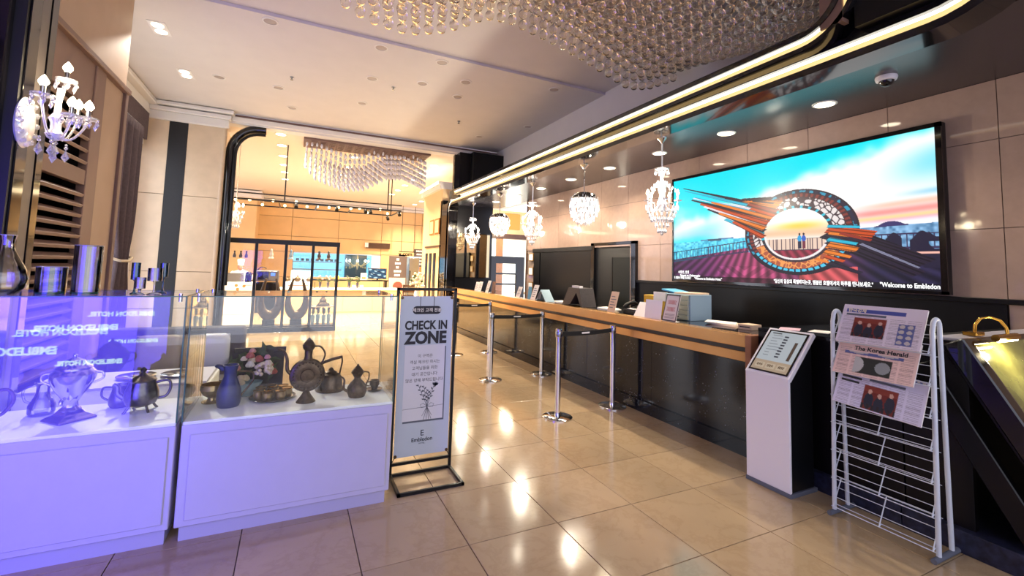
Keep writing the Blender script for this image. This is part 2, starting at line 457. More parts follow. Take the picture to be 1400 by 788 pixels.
# ------------------------------------------------------------------ right wall of stone panels
wr = struct('wall_right', MB().box(XW+.012, -1.0, 0, XW+.2, 9.95, ZS+.3), 'stone_joint')
rows = [(1.47, 2.06), (2.06, 2.815), (2.815, ZS)]
step = .77
ys = [1.575+step*k for k in range(-3, 11)]+[9.95]
for a, c in zip(ys[:-1], ys[1:]):
    for z0, z1 in rows:
        z0_ = z0
        if a >= 5.9 and a < 9.3 and z1 <= 2.2: continue       # the black office front takes this area
        obj('panel', MB().box(XW-.008, a+.003, z0_+.003, XW+.012, c-.003, z1-.003), 'stone_wall', wr)
for a, c in ((9.55, 9.95),): obj('panel', MB().box(XW-.008, a, .9, XW+.012, c, 1.47), 'stone_wall', wr)
obj('panel', MB().box(XW-.008, 8.5, 1.98, XW+.012, 9.5, 2.06), 'stone_wall', wr)
obj('panel', MB().box(XW-.008, -.4, .85, XW+.012, 1.57, 1.47), 'stone_wall', wr)
# dark wainscot below the screen
wa = struct('wall_wainscot', MB().box(XW-.02, 1.58, 0, XW+.012, 6.0, 1.43), 'black_satin')
obj('rail', MB().box(XW-.05, -.8, 1.43, XW+.012, 6.0, 1.475), 'black_satin', wa, bevel=.006)
# black office front: sliding panels and an open doorway
of = struct('wall_office', MB().box(XW-.025, 7.15, 0, XW+.012, 9.55, 2.07), 'black_satin')
obj('panel', MB().box(XW-.05, 9.25, 0, XW-.025, 9.53, 2.03), 'black_satin', of, bevel=.004)
obj('panel', MB().box(XW-.055, 7.22, 0, XW-.025, 9.20, 2.0), 'black_satin', of, bevel=.004)
obj('head_rail', MB().box(XW-.075, 7.15, 2.0, XW-.02, 9.56, 2.09), 'black_satin', of, bevel=.004)
obj('dark_opening', MB().box(XW-.012, 6.05, 0, XW+.012, 7.15, 2.08), 'black_matte', of)  # flat black sheet coloured as the doorway's shaded depth
fr = struct('trim_4', MB().box(XW-.07, 5.94, 0, XW-.008, 6.05, 2.14).box(XW-.07, 7.10, 0, XW-.008, 7.2, 2.14).box(XW-.07, 5.94, 2.09, XW-.008, 7.2, 2.14), 'black_gloss')
obj('reveal_strip', MB().box(XW-.062, 6.055, 2.055, XW-.012, 7.09, 2.085).box(XW-.062, 6.052, .9, XW-.012, 6.075, 2.085), 'stone_wall', fr)
d = struct('door_1', MB().box(XW-.055, 6.09, .0, XW-.015, 6.55, 1.86), 'door_green', bevel=.004)
obj('door_edge', MB().box(XW-.06, 6.55, .0, XW-.015, 6.58, 1.86), 'black_satin', d)

# ------------------------------------------------------------------ canopy over the counter
so = struct('ceiling_soffit', MB().box(3.86, -1.0, ZS, XW+.02, 11.8, ZS+.08), 'soffit')
cn = struct('trim_5', MB().box(3.60, -1.2, ZS-.03, 3.86, 11.2, 3.58), 'black_matte')
YN, YF = 1.35, 10.9
# lower frame: profile in (X, z) swept along Y and turned up at the near end, down at the far end
def sweep(prof, y0, y1, rn, upn, rf, upf, name, mat, parent):
    """sweep a small profile (dx, dz) along Y at (xc, zc); ends turn up (+1), down (-1) with radius"""
    xc, zc = 0, 0
    pts = []
    n = 10
    if upn:
        for i in range(n, -1, -1):
            a = i/n*PI/2
            pts.append((y0-rn*math.sin(a), upn*rn*(1-math.cos(a)), -a*upn))
    else: pts.append((y0, 0, 0))
    if upf:
        for i in range(0, n+1):
            a = i/n*PI/2
            pts.append((y1+rf*math.sin(a), upf*rf*(1-math.cos(a)), a*upf))
    else: pts.append((y1, 0, 0))
    return pts
def swept(name, prof, path, mat, parent, tail_n=0, tail_f=0, zp=3.33):
    rings = []
    P = list(path)
    if tail_n: y, z, a = P[0]; P.insert(0, (y, z+tail_n, a))
    if tail_f: y, z, a = P[-1]; P.append((y, z+tail_f, a))
    for y, z, a in P:
        # local normal in YZ plane = (-sin a, cos a)
        rings.append([(x, y-math.sin(a)*(dz-zp), zp+z+math.cos(a)*(dz-zp)) for x, dz in prof])
    return obj(name, MB().ring_loft(rings), mat, parent, smooth=40)
low = sweep(None, YN, YF, .45, 1, .30, -1, '', '', None)
def band(name, x0, x1, z0, z1, path, mat, **k):
    return swept(name, [(x0, z0), (x1, z0), (x1, z1), (x0, z1)], path, mat, cn, **k)
band('frame_bar', 3.56, 3.80, 3.19, 3.245, low, 'black_gloss', tail_n=1.0, tail_f=-2.85)
band('lit_gold_channel', 3.585, 3.74, 3.245, 3.293, low, 'gold_lit_glow')  # gold channel, no lamp: glow replaces the strip's light falling on it
band('led_strip', 3.58, 3.74, 3.293, 3.314, low, 'led_white')
band('frame_bar', 3.54, 3.80, 3.314, 3.355, low, 'black_gloss', tail_n=1.0, tail_f=-2.85)
band('frame_bar', 3.80, 3.86, 3.285, 3.33, sweep(None, .5, 11.0, 0, 0, 0, 0, '', '', None), 'soffit')
upp = sweep(None, 2.05, 10.15, .40, 1, .22, 1, '', '', None)
band('frame_bar', 3.40, 3.62, 3.318, 3.354, upp, 'black_gloss', tail_n=.8, tail_f=.78)
band('lit_gold_channel', 3.42, 3.56, 3.354, 3.396, upp, 'gold_lit_glow')  # upper gold channel, its lit look likewise made by glow
band('led_strip', 3.415, 3.56, 3.396, 3.415, upp, 'led_white')
band('frame_bar', 3.39, 3.60, 3.415, 3.458, upp, 'black_gloss', tail_n=.8, tail_f=.78)
# black boxed columns above the canopy at its far end
struct('trim_6', MB().box(3.52, 10.24, 3.3, 3.95, 10.75, 4.41), 'black_satin', bevel=.01)
struct('trim_7', MB().box(3.80, 10.08, 3.4, 4.70, 10.6, 4.42), 'black_satin', bevel=.01)
# near dark return with vertical grooves above the corner of the canopy
struct('trim_8', MB().box(3.45, .9, 3.36, 3.62, 1.7, 4.7), 'black_satin')
struct('trim_9', MB().box(3.40, 1.75, 3.42, 3.48, 1.90, 4.66), 'pink_panel')
# ------------------------------------------------------------------ end of the counter hall
ew = struct('wall_end', MB().box(3.62, 11.8, 0, 5.12, 12.0, 3.42), 'black_satin')
for a, c in ((4.0, 4.26), (4.34, 4.62), (4.72, 5.02)):
    mfr = obj('mirror_frame', MB().box(a-.03, 11.75, 1.30, c+.03, 11.8, 2.56), 'black_gloss', ew, bevel=.004)
    obj('mirror', MB().box(a, 11.74, 1.33, c, 11.752, 2.53), 'mirror', mfr)
struct('wall_jamb', MB().box(3.60, 11.2, 0, 3.76, 11.85, 3.3), 'black_gloss', bevel=.02)
# opening to the lit room behind
rb = struct('wall_backroom', MB().box(5.0, 14.0, 0, 8.2, 14.1, 3.6), 'cream_wall')
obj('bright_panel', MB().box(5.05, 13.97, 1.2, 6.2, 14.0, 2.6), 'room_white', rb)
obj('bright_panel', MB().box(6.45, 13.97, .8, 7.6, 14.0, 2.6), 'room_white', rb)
obj('post', MB().box(6.2, 13.9, 0, 6.45, 14.0, 2.66), 'wood', rb)
obj('beam', MB().box(5.0, 13.85, 2.62, 8.2, 14.0, 2.78), 'wood_dark', rb)
obj('picture_frame', MB().box(6.5, 13.95, 2.95, 7.1, 14.0, 3.5), 'gold', rb)
struct('wall_return', MB().box(XW, 9.95, 0, XW+.35, 10.05, 3.4), 'wood_dark')
dd = thing('glazed_door', 'black half-height door with glazed panes behind the far counter end', 'door', (5.7, 11.9, 0))
obj('door_frame', MB().box(5.14, 11.86, 0, 5.30, 11.94, 1.95).box(5.96, 11.86, 0, 6.22, 11.94, 1.95).box(5.3, 11.86, 1.74, 5.96, 11.94, 1.95).box(5.3, 11.86, 0, 5.96, 11.94, .85), 'black_gloss', dd)
for z in (1.12, 1.42): obj('bar', MB().box(5.3, 11.86, z, 5.96, 11.92, z+.05), 'black_gloss', dd)
obj('pane', MB().box(5.3, 11.89, .85, 5.96, 11.9, 1.74), 'partition_glass', dd)
lamp('backroom_lamp', 'POINT', (6.3, 12.9, 3.0), 60, (1, .85, .6), size=.2)
# ------------------------------------------------------------------ left side: louvred partition, curtain, pillar
XL = -1.85
wl = struct('wall_left', MB().box(-2.9, -3, 0, -2.75, YB, ZC+.1), 'beige_panel')
up = struct('wall_upper', MB().box(XL-.6, -2, 3.50, XL, 6.40, ZC+.1), 'beige_panel')
obj('ledge', MB().box(XL-.02, 2, 3.46, XL+.05, 6.42, 3.52), 'pink_panel', up, bevel=.008)
lp = struct('wall_louvre', MB().box(XL-.06, 4.62, 3.02, XL, 5.78, 3.47), 'pink_panel')
obj('post', MB().box(XL-.06, 5.55, 0, XL+.012, 5.80, 3.47), 'pink_panel', lp, bevel=.006)
obj('post', MB().box(XL-.06, 4.4, 0, XL+.012, 4.62, 3.47), 'pink_panel', lp, bevel=.006)
obj('side_panel', MB().box(XL-.06, 5.80, 0, XL-.01, 6.36, 3.47), 'beige_panel', lp)
obj('side_post', MB().box(XL-.08, 6.36, 0, XL+.02, 6.45, 3.47), 'pink_dark', lp, bevel=.006)
obj('mid_rail', MB().box(XL-.055, 4.62, 2.28, XL+.005, 5.55, 2.42), 'pink_panel', lp, bevel=.004)
slat_me = make_mesh('slat', MB().box(-.045, -.47, -.016, .03, .47, .016), 'pink_panel', bevel=.003)
z = .62
while z < 2.26:
    inst('slat', slat_me, (XL-.02, 5.085, z), lp, rot=(0, .5, 0)); z += .098
z = 2.50
while z < 3.0:
    inst('slat', slat_me, (XL-.02, 5.085, z), lp, rot=(0, .5, 0)); z += .115
struct('wall_blackout', MB().box(XL-.5, 4.3, 0, XL-.46, 6.44, 3.46).box(XL-.5, 6.40, 0, XL-.06, 6.44, 3.46), 'black_matte')  # black backing added behind the louvres to shut out the window light
# bright window edge beside the curtain and window panes
wn = struct('window_1', MB().box(-2.75, 6.6, .3, -2.70, 10.2, 3.7), 'daylight')
for y in (6.6, 7.8, 9.0, 10.15): obj('mullion', MB().box(-2.70, y-.03, .25, -2.66, y+.03, 3.75), 'white_trim', wn)
obj('head', MB().box(-2.72, 6.5, 3.7, -2.64, 10.25, 3.8), 'white_trim', wn)
struct('trim_10', MB().box(-2.72, 6.5, 3.8, -2.6, 10.3, 4.3), 'curtain')
# gathered curtain
ct = thing('curtain', 'grey gathered curtain tied back beside the stone pillar', 'curtain', (-2.3, 8.55, 0))
def curtain_sheet(y0, y1, x, z0, z1):
    mb = MB(); nz, ny = 26, 60; rows_ = []
    for k in range(nz+1):
        t = k/nz; zz = z0+(z1-z0)*t
        tie = 1-.42*math.exp(-((zz-1.55)/.42)**2)
        row = []
        for i in range(ny+1):
            s_ = i/ny
            yy = (y0+y1)/2+(s_-.5)*(y1-y0)*tie+.06*(1-tie)
            row.append((x+.055*math.sin(s_*2*PI*9)*(.6+.4*tie), yy, zz))
        rows_.append(row)
    for k in range(nz+1): mb.v += rows_[k]
    for k in range(nz):
        for i in range(ny):
            a = k*(ny+1)+i; mb.f.append((a, a+1, a+ny+2, a+ny+1))
    return mb
cs = obj('cloth', curtain_sheet(8.12, 8.95, -2.35, .05, 3.7), 'curtain', ct, smooth=60)
sm = cs.modifiers.new('thick', 'SOLIDIFY'); sm.thickness = .006
obj('tie_back', MB().tube([(-2.42, 8.28, 1.6), (-2.27, 8.30, 1.55), (-2.24, 8.55, 1.55), (-2.27, 8.80, 1.6), (-2.42, 8.82, 1.64)], .02, 8), 'cushion', ct, smooth=60)
obj('rail', MB().cyl((-2.35, 8.1, 3.72), (-2.35, 9.0, 3.72), .02), 'steel', ct, smooth=40)
struct('trim_11', MB().box(-1.98, 6.47, 0, -1.90, 6.56, 3.46), 'white_trim')
# stone pillar towards the cafe with a black stripe
pl = struct('wall_pillar', MB().box(-2.76, YB+.02, 0, -1.42, YB+.9, 4.3), 'stone_joint')
for (xa, xb) in ((-2.75, -2.32), (-2.02, -1.42)):
    for z0, z1 in ((0, .66), (.66, 1.36), (1.36, 2.83), (2.83, 4.28)):
        obj('panel', MB().box(xa, YB-.015, z0+.004, xb, YB+.02, z1-.004), 'cream_stone', pl, bevel=.003)
obj('stripe', MB().box(-2.32, YB-.022, 0, -2.02, YB+.02, 4.28), 'black_stone', pl)
obj('corner_bead', MB().cyl((-1.42, YB+.03, 0), (-1.42, YB+.03, 4.28), .05, n=14), 'cream_stone', pl, smooth=50)
obj('side_panel', MB().box(-1.42, YB+.05, 0, -1.40, YB+.9, 4.3), 'cream_stone', pl)
# black rounded portal trim beside the pillar
pt = struct('trim_12', MB().tube([(-1.30, YB+.1, 0), (-1.30, YB+.1, 3.75)]+[(-.80-.5*math.cos(a), YB+.1, 3.80+.55*math.sin(a)) for a in [PI/2*i/10 for i in range(11)]]+[(-.68, YB+.1, 4.355)], .085, 10), 'black_gloss', smooth=60)
obj('inner_bead', MB().tube([(-1.20, YB+.02, 1.1), (-1.20, YB+.02, 3.72)]+[(-.78-.42*math.cos(a), YB+.02, 3.76+.47*math.sin(a)) for a in [PI/2*i/10 for i in range(11)]]+[(-.68, YB+.02, 4.235)], .03, 8), 'black_satin', pt, smooth=60)
# near dark stepped column with a green light line, carrying the crystal wall lamp
cl = struct('wall_column', MB().box(-2.4, 4.02, 0, -1.72, 4.40, ZC), 'black_matte')
for xa, xb, yy in ((-1.84, -1.78, 3.97), (-1.97, -1.91, 3.94), (-2.10, -2.05, 3.92)):
    obj('rib', MB().box(xa, yy, 0, xb, 4.05, ZC), 'black_gloss', cl, bevel=.008)
for ya, yb in ((4.05, 4.18), (4.31, 4.40)): obj('rib', MB().box(-1.72, ya, 0, -1.708, yb, ZC), 'black_gloss', cl, bevel=.003)
obj('grey_face', MB().box(-1.72, 4.19, 0, -1.714, 4.30, ZC), 'column_grey', cl)
obj('metal_strip', MB().box(-1.905, 3.995, 0, -1.845, 4.03, ZC), 'steel', cl)
obj('light_line', MB().box(-1.925, 4.0, 2.85, -1.905, 4.02, ZC), 'green_led', cl)

# ------------------------------------------------------------------ cafe shell
YK = 22
bw = struct('wall_cafe', MB().box(-6, YK, 0, -.02, YK+.1, 4.42).box(3.75, YK, 0, 9, YK+.1, 4.42).box(-.02, YK, 0, 3.75, YK+.1, .96).box(-.02, YK, 2.05, 3.75, YK+.1, 4.42), 'cafe_joint')
xs_ = [-6+1.95*k for k in range(9)]
for a, c in zip(xs_[:-1], xs_[1:]):
    for z0, z1 in ((2.75, 3.6), (3.6, 4.2), (0, .95), (2.07, 2.75)):
        obj('panel', MB().box(a+.01, YK-.03, z0+.01, c-.01, YK, z1-.01), 'cafe_wall', bw)
for a, c in ((-6, -3.2), (-3.2, -1.4), (-1.4, -.03), (3.76, 4.95), (4.95, 8.9)):
    obj('panel', MB().box(a+.01, YK-.03, .96, c-.01, YK, 2.06), 'cafe_wall', bw)
obj('cornice', MB().box(-6, YK-.25, 4.2, 9, YK, 4.30), 'white_trim', bw)
obj('cornice', MB().box(-6, YK-.4, 4.32, 9, YK, 4.42), 'white_trim', bw)
jw = struct('wall_cafe_jut', MB().box(-6, 20.4, 0, -1.45, 21.97, 4.1), 'cafe_wall')
obj('cornice', MB().box(-6, 20.2, 4.1, -1.3, 21.97, 4.38), 'white_trim', jw)
struct('wall_cafe_right', MB().box(4.55, 12.0, 0, 4.7, 13.9, 4.42), 'cream_wall')
rw = struct('wall_cafe_side', MB().box(3.62, 11.86, 0, 4.55, 13.8, 3.75), 'cream_wall')
obj('cornice', MB().box(3.54, 11.86, 3.75, 4.55, 13.86, 3.87), 'white_trim', rw)
obj('cornice', MB().box(3.48, 11.86, 3.87, 4.55, 13.9, 3.95), 'white_trim', rw)
obj('dado_rail', MB().box(3.58, 11.86, 2.14, 3.65, 13.4, 2.19), 'wood_dark', rw)
for y in (12.0, 12.55):
    pf = obj('picture_frame', MB().box(3.59, y, 2.5, 3.62, y+.42, 2.95), 'wood', rw)
    obj('mount', MB().box(3.583, y+.05, 2.55, 3.592, y+.37, 2.9), 'cream_wall', pf)
for k in range(3): obj('dark_slot', MB().box(3.60, 12.3+k*.42, .6, 3.63, 12.5+k*.42, 1.98), 'black_satin', rw)
struct('wall_corridor', MB().box(4.6, 23.6, 0, 9, 23.7, 4.4), 'cream_wall')
struct('trim_13', MB().box(6.0, 21.6, 0, 6.4, 21.95, 3.95), 'wood_dark')
# kitchen seen through the hatch
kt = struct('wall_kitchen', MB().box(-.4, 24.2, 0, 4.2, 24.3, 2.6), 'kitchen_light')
obj('shelf', MB().box(-.2, 24.0, 1.25, 2.2, 24.2, 1.3).box(-.2, 24.0, 1.62, 2.2, 24.2, 1.66), 'white_trim', kt)
for k in range(9): obj('hood', MB().box(.1+k*.22, 23.9, 1.68, .24+k*.22, 24.15, 1.8), 'black_satin', kt)
obj('tall_unit', MB().box(2.35, 23.9, .6, 3.4, 24.2, 2.05), 'fridge', kt)
struct('ceiling_kitchen', MB().box(-.6, YK+.1, 2.6, 4.6, 24.3, 2.66), 'ceil')
hw = struct('window_2', MB().box(-.02, YK-.02, .93, 3.75, YK+.1, .97).box(-.02, YK-.02, 2.03, 3.75, YK+.1, 2.07), 'white_trim')
obj('pane', MB().box(-.02, YK+.04, .96, 3.75, YK+.05, 2.05), 'window_glass', hw)
obj('post', MB().box(3.35, YK-.02, .96, 3.75, YK+.06, 2.05), 'white_plastic', hw)

# ------------------------------------------------------------------ ceiling lamps
def downlight(x, y, z, r, mat_on, label, group, energy=0, spot=2.2, col=(1, .85, .62)):
    t = thing('ceiling_downlight', label, 'downlight', (x, y, z), group)
    obj('ring', MB().lathe([(r*1.25, 0), (r*1.25, -.006), (r, -.010), (r, 0)], (x, y, z), 20), 'white_trim', t, smooth=50)
    obj('lens', MB().lathe([(r, -.004), (r*.6, -.008), (.002, -.009)], (x, y, z), 20), mat_on, t, smooth=50)
    if energy: lamp('downlight_lamp', 'SPOT', (x, y, z-.03), energy, col, t, .05, spot, (x, y, 0))
    return t
for y in (2.59, 3.71, 4.82, 5.95, 7.10, 8.25, 9.4, 10.6):
    downlight(4.68, y, ZS, .085, 'downlight_on', 'lit round downlight in the glossy black soffit above the counter', 'downlights in the counter soffit', 60)
for x, rowsY in ((-.42, (10.96, 12, 13.2, 14.4, 15.6, 16.9)), (3.4, (12.1, 13.3, 14.5, 15.7, 16.9, 18.0)), (1.28, (12.3, 13.7, 15)), (4.9, (16.9, 18, 19.2, 20.4))):
    for y in rowsY: downlight(x, y, 4.42, .10, 'downlight_cafe', 'bright warm downlight in the cafe ceiling beyond the white beam', 'downlights in the cafe ceiling', 380)
for x, y in ((-1.15, 5.9), (-1.15, 6.45), (-1.12, 7.8), (-1.12, 8.2)):
    pass
for y0, lab in ((7.06, 'slim lit double spotlight in the main ceiling nearer the big ball chandelier'), (8.63, 'slim lit double spotlight in the main ceiling nearer the stone pillar')):
    t = thing('ceiling_spotlight', lab, 'downlight', (-1.76, y0, ZC))
    obj('trim_ring', MB().box(-1.86, y0-.19, ZC-.006, -1.66, y0+.19, ZC), 'white_trim', t, bevel=.002)
    for dy in (-.09, .09): obj('lens', MB().lathe([(.065, -.010), (.04, -.013), (.002, -.014)], (-1.76, y0+dy, ZC), 16), 'downlight_on', t, smooth=50)
    lamp('spot_lamp', 'SPOT', (-1.76, y0, ZC-.03), 420, (1, .93, .82), t, .04, .75, (-1.15 if y0 < 8 else .08, 3.5, .67), .5)
    lamp('spot_lamp', 'SPOT', (-1.76, y0-.09, ZC-.03), 20, (1, .88, .7), t, .05, 2.2, (-1.76, y0, 0))
for x, y in ((.92, 6.18), (.97, 7.3), (1.74, 7.09), (2.35, 6.69), (.98, 8.55), (-.44, 6.16), (-1.28, 8.5), (-.41, 8.5), (-.2, 9.5), (2.44, 7.35), (1.8, 6.2), (3.75, 6.25), (4.3, 8.2), (3.68, 9.4)):
    downlight(x, y, ZC, .075, 'downlight_off', 'unlit round downlight set flush in the pale main ceiling', 'unlit downlights in the main ceiling')
for x, y in ((1.35, 7.5), (-.2, 7.9), (2.9, 8.6)):
    t = tag(obj('sprinkler_head', MB().lathe([(.03, 0), (.03, -.01), (.012, -.012), (.012, -.04), (.022, -.045), (.022, -.05), (.002, -.05)], (x, y, ZC), 12), 'steel', smooth=40), 'tiny metal sprinkler head on the main ceiling', 'sprinkler', 'sprinkler heads on the main ceiling')
for x, y, e in ((1.0, 7.0, 160), (1.0, 9.2, 140), (2.6, 4.6, 120)):
    pass
# ------------------------------------------------------------------ reception counter
ZT = 1.075
YC0, YC1 = 2.73, 10.9
ctr = thing('reception_counter', 'long black granite reception counter with two copper-coloured bands along its front', 'counter', (3.9, 6.8, 0))
obj('carcass', MB().box(3.77, YC0, 0, 4.45, YC1, ZT-.03), 'black_matte', ctr)
k = 0; y = YC0
while y < YC1-.1:
    y1 = min(y+1.24, YC1)
    obj('granite_panel', MB().box(3.745, y+.002, .13, 3.77, y1-.002, .825), 'granite', ctr, bevel=.001); y = y1
obj('plinth', MB().box(3.72, YC0, 0, 3.77, YC1, .13), 'granite', ctr)
obj('copper_band', MB().box(3.69, YC0, .835, 3.78, YC1, .922), 'copper', ctr, bevel=.004)
obj('groove', MB().box(3.715, YC0, .922, 3.78, YC1, .965), 'brown_band', ctr)
obj('copper_band', MB().box(3.665, YC0, .965, 3.80, YC1, ZT), 'copper', ctr, bevel=.004)
obj('edge_bead', MB().cyl((3.742, YC0, .832), (3.742, YC1, .832), .008, n=8), 'steel', ctr, smooth=50)
obj('worktop', MB().box(3.80, YC0, ZT-.04, 4.45, YC1, ZT-.004), 'black_gloss', ctr, bevel=.003)
obj('end_cap', MB().box(3.655, YC0-.06, .60, 4.2, YC0, ZT+.003), 'wood_end', ctr, bevel=.004)
obj('staff_desk', MB().box(4.45, 3.1, 0, 4.75, YC1, .80), 'black_matte', ctr)
# black side desk between the counter and the sloped board
sd = thing('side_desk', 'black side desk joining the counter end behind the kiosk and rack', 'desk', (4.3, 2.0, 0))
obj('body', MB().box(3.74, 1.64, .12, 4.9, YC0-.07, 1.12), 'black_satin', sd)
obj('worktop', MB().box(3.74, 1.64, 1.12, 4.95, YC0-.065, 1.15), 'black_gloss', sd, bevel=.003)
obj('plinth', MB().box(3.68, 1.64, 0, 4.9, YC0-.06, .13), 'granite_blue', sd, bevel=.003)
tag(obj('paper_sheet', MB().obox((3.90, 2.40, 1.149), (.18, .10, 0), (-.08, .13, 0), (0, 0, .003)), 'paper_pink'), 'pale pink sheet lying on the black side desk behind the kiosk', 'paper')
tag(obj('paper_sheet', MB().obox((3.98, 2.22, 1.149), (.20, .06, 0), (-.04, .14, 0), (0, 0, .003)), 'paper'), 'white sheet lying on the black side desk behind the kiosk', 'paper')

# ------------------------------------------------------------------ belt stanchions
def stanchion(x, y, label, belt_to=None):
    t = thing('belt_stanchion', label, 'stanchion', (x, y, 0), 'belt stanchions before the counter')
    obj('base', MB().lathe([(.165, 0), (.165, .012), (.15, .020), (.06, .028), (.002, .028)], (x, y, 0), 32), 'chrome', t, smooth=30)
    obj('post', MB().lathe([(.030, .02), (.030, .86), (.036, .865), (.036, .95), (.030, .958), (.002, .958)], (x, y, 0), 20), 'chrome', t, smooth=30)
    obj('belt_head', MB().lathe([(.037, .872), (.0385, .875), (.0385, .925), (.037, .928)], (x, y, 0), 20), 'steel', t, smooth=30)
    if belt_to:
        bx, by = belt_to; n = Vector((by-y, -(bx-x), 0)).normalized()*.002
        mb = MB(); P = []
        for i in range(13):
            s_ = i/12; px_, py_ = x+(bx-x)*s_, y+(by-y)*s_; sag = .012*math.sin(PI*s_)
            P.append((px_, py_, sag))
        for i in range(12):
            a, c = P[i], P[i+1]
            mb.add([(a[0]+n.x, a[1]+n.y, .875-a[2]), (c[0]+n.x, c[1]+n.y, .875-c[2]), (c[0]+n.x, c[1]+n.y, .925-c[2]), (a[0]+n.x, a[1]+n.y, .925-a[2]),
                    (a[0]-n.x, a[1]-n.y, .875-a[2]), (c[0]-n.x, c[1]-n.y, .875-c[2]), (c[0]-n.x, c[1]-n.y, .925-c[2]), (a[0]-n.x, a[1]-n.y, .925-a[2])],
                   [(0, 1, 2, 3), (7, 6, 5, 4), (0, 4, 5, 1), (3, 2, 6, 7)])
        bl = obj('belt', mb, 'belt', t)
        dvec = Vector((bx-x, by-y, 0)).normalized()
        mid_ = Vector((x, y, 0))+Vector((bx-x, by-y, 0))*.42
        obj('belt_print', MB().obox(mid_+Vector((0, -.004, .883)), dvec*.12, Vector((0, .0015, 0)), Vector((0, 0, .018))), 'paper', bl)
    return t
stanchion(2.70, 4.285, 'chrome belt stanchion standing nearest the kiosk side, out on the tiles, holding a belt', (3.50, 4.39))
stanchion(3.53, 4.39, 'chrome belt stanchion against the counter, nearest the kiosk')
stanchion(2.65, 6.01, 'chrome belt stanchion out on the tiles in the middle pair, holding a belt', (3.51, 6.08))
stanchion(3.53, 6.085, 'chrome belt stanchion against the counter in the middle pair')
stanchion(3.46, 7.97, 'farthest chrome belt stanchion against the counter, holding a belt', (2.80, 7.9))
stanchion(2.75, 7.9, 'farthest chrome belt stanchion behind the check-in sign')

# ------------------------------------------------------------------ kiosk
kx, ky0, ky1 = 3.35, 2.15, 2.50
kq = thing('information_kiosk', 'slim white standing kiosk with a tilted screen beside the counter end', 'kiosk', (3.5, 2.33, 0))
obj('front_panel', MB().box(kx, ky0, .03, kx+.022, ky1, .845), 'white_plastic', kq, bevel=.004)
obj('body', MB().prism([(kx+.022, .03), (kx+.30, .03), (kx+.30, 1.10), (kx+.022, .825)], 'Y', ky0+.012, ky1-.012), 'kiosk_back', kq)
obj('base_plate', MB().box(kx-.004, ky0-.006, 0, kx+.315, ky1+.006, .03), 'ink_grey', kq, bevel=.003)
A, B = Vector((kx-.002, 0, .845)), Vector((kx+.315, 0, 1.175))       # slope line of the head
sl = (B-A); sn = Vector((-sl.z, 0, sl.x)).normalized()
hd = obj('screen_head', MB().obox((A.x, ky0-.004, A.z), (0, ky1-ky0+.008, 0), sl, sn*-.035), 'white_plastic', kq, bevel=.004)
o0 = A+sl*.05+sn*.001
obj('bezel', MB().obox((o0.x, ky0+.018, o0.z), (0, ky1-ky0-.036, 0), sl*.90, sn*.003), 'black_gloss', hd)
def kiosk_pic(U, V):
    c = np.ones(U.shape+(3,))*np.array([.82, .85, .88])
    low_ = V > .76; c[low_] = [.80, .70, .60]
    rng = np.random.RandomState(3)
    for k in range(8):
        v0 = .10+k*.075
        m_ = (abs(V-v0) < .012) & (U > .12) & (U < .12+.30*rng.rand()+.1); c[m_] = [.45, .46, .50]
        m_ = (abs(V-v0-.01) < .016) & (U > .46) & (U < .58); c[m_] = [.25, .25, .30]
    m_ = (U > .80) & (U < .90) & (V > .22) & (V < .70); c[m_] = [.38, .30, .26]
    m_ = (abs(V-.04) < .015) & (U > .08) & (U < .35); c[m_] = [.1, .1, .12]
    for u0 in (.08, .38, .68):
        m_ = (U > u0) & (U < u0+.24) & (V > .82) & (V < .95); c[m_] = [.88, .80, .70]
        m_ = (U > u0+.03) & (U < u0+.2) & (V > .84) & (V < .91) & (np.sin(U*90)*np.sin(V*140) > -.2); c[m_] = [.45, .35, .28]
    return c
o1 = A+sl*.92+sn*.0045
painted('screen', hd, (o1.x, ky1-.032, o1.z), (0, -(ky1-ky0-.064), 0), -sl*.84, 60, 80, kiosk_pic, 'kiosk_picture')

# ------------------------------------------------------------------ newspaper rack
rx, ry0, ry1 = 3.53, 1.36, 1.91
rk = thing('newspaper_rack', 'white wire newspaper rack with seven sloping tiers on pipe feet', 'rack', (rx, (ry0+ry1)/2, 0))
for yy in (ry0, ry1):
    fx, bx, zt = 3.445, 3.60, 1.36
    pts = [(fx, yy, .03)]+[(fx+.035, yy, zt-.06)]
    for i in range(9):
        a = PI-PI*i/8; pts.append((3.53+.04*math.cos(a), yy, zt-.03+.045*math.sin(a)))
    pts += [(bx-.03, yy, zt-.06), (bx, yy, .03)]
    obj('side_loop', MB().tube(pts, .013, 10), 'rack_white', rk, smooth=60)
    obj('foot', MB().tube([(3.385, yy, .016), (3.67, yy, .016)], .016, 10), 'ink_grey', rk, smooth=60)
for k in range(7):
    z0 = .06+k*.185; x0 = 3.43+k*.006
    t_ = obj('tier', MB().tube([(x0-.02, ry0, z0), (x0-.02, ry1, z0)], .0032, 6).tube([(x0+.005, ry0, z0+.012), (x0+.005, ry1, z0+.012)], .0028, 6), 'rack_white', rk, smooth=60)
    wires = MB()
    for q, s_ in enumerate((.33, .66, 1.0)):
        wires.tube([(x0-.02+.10*s_, ry0, z0+.165*s_), (x0-.02+.10*s_, ry1, z0+.165*s_)], .0024, 6)
    for yy in (ry0+.012, (ry0+ry1)/2, ry1-.012):
        wires.tube([(x0+.005, yy, z0+.012), (x0-.02, yy, z0), (x0+.08, yy, z0+.165)], .0034, 6)
    obj('wire_back', wires, 'rack_white', t_, smooth=60)
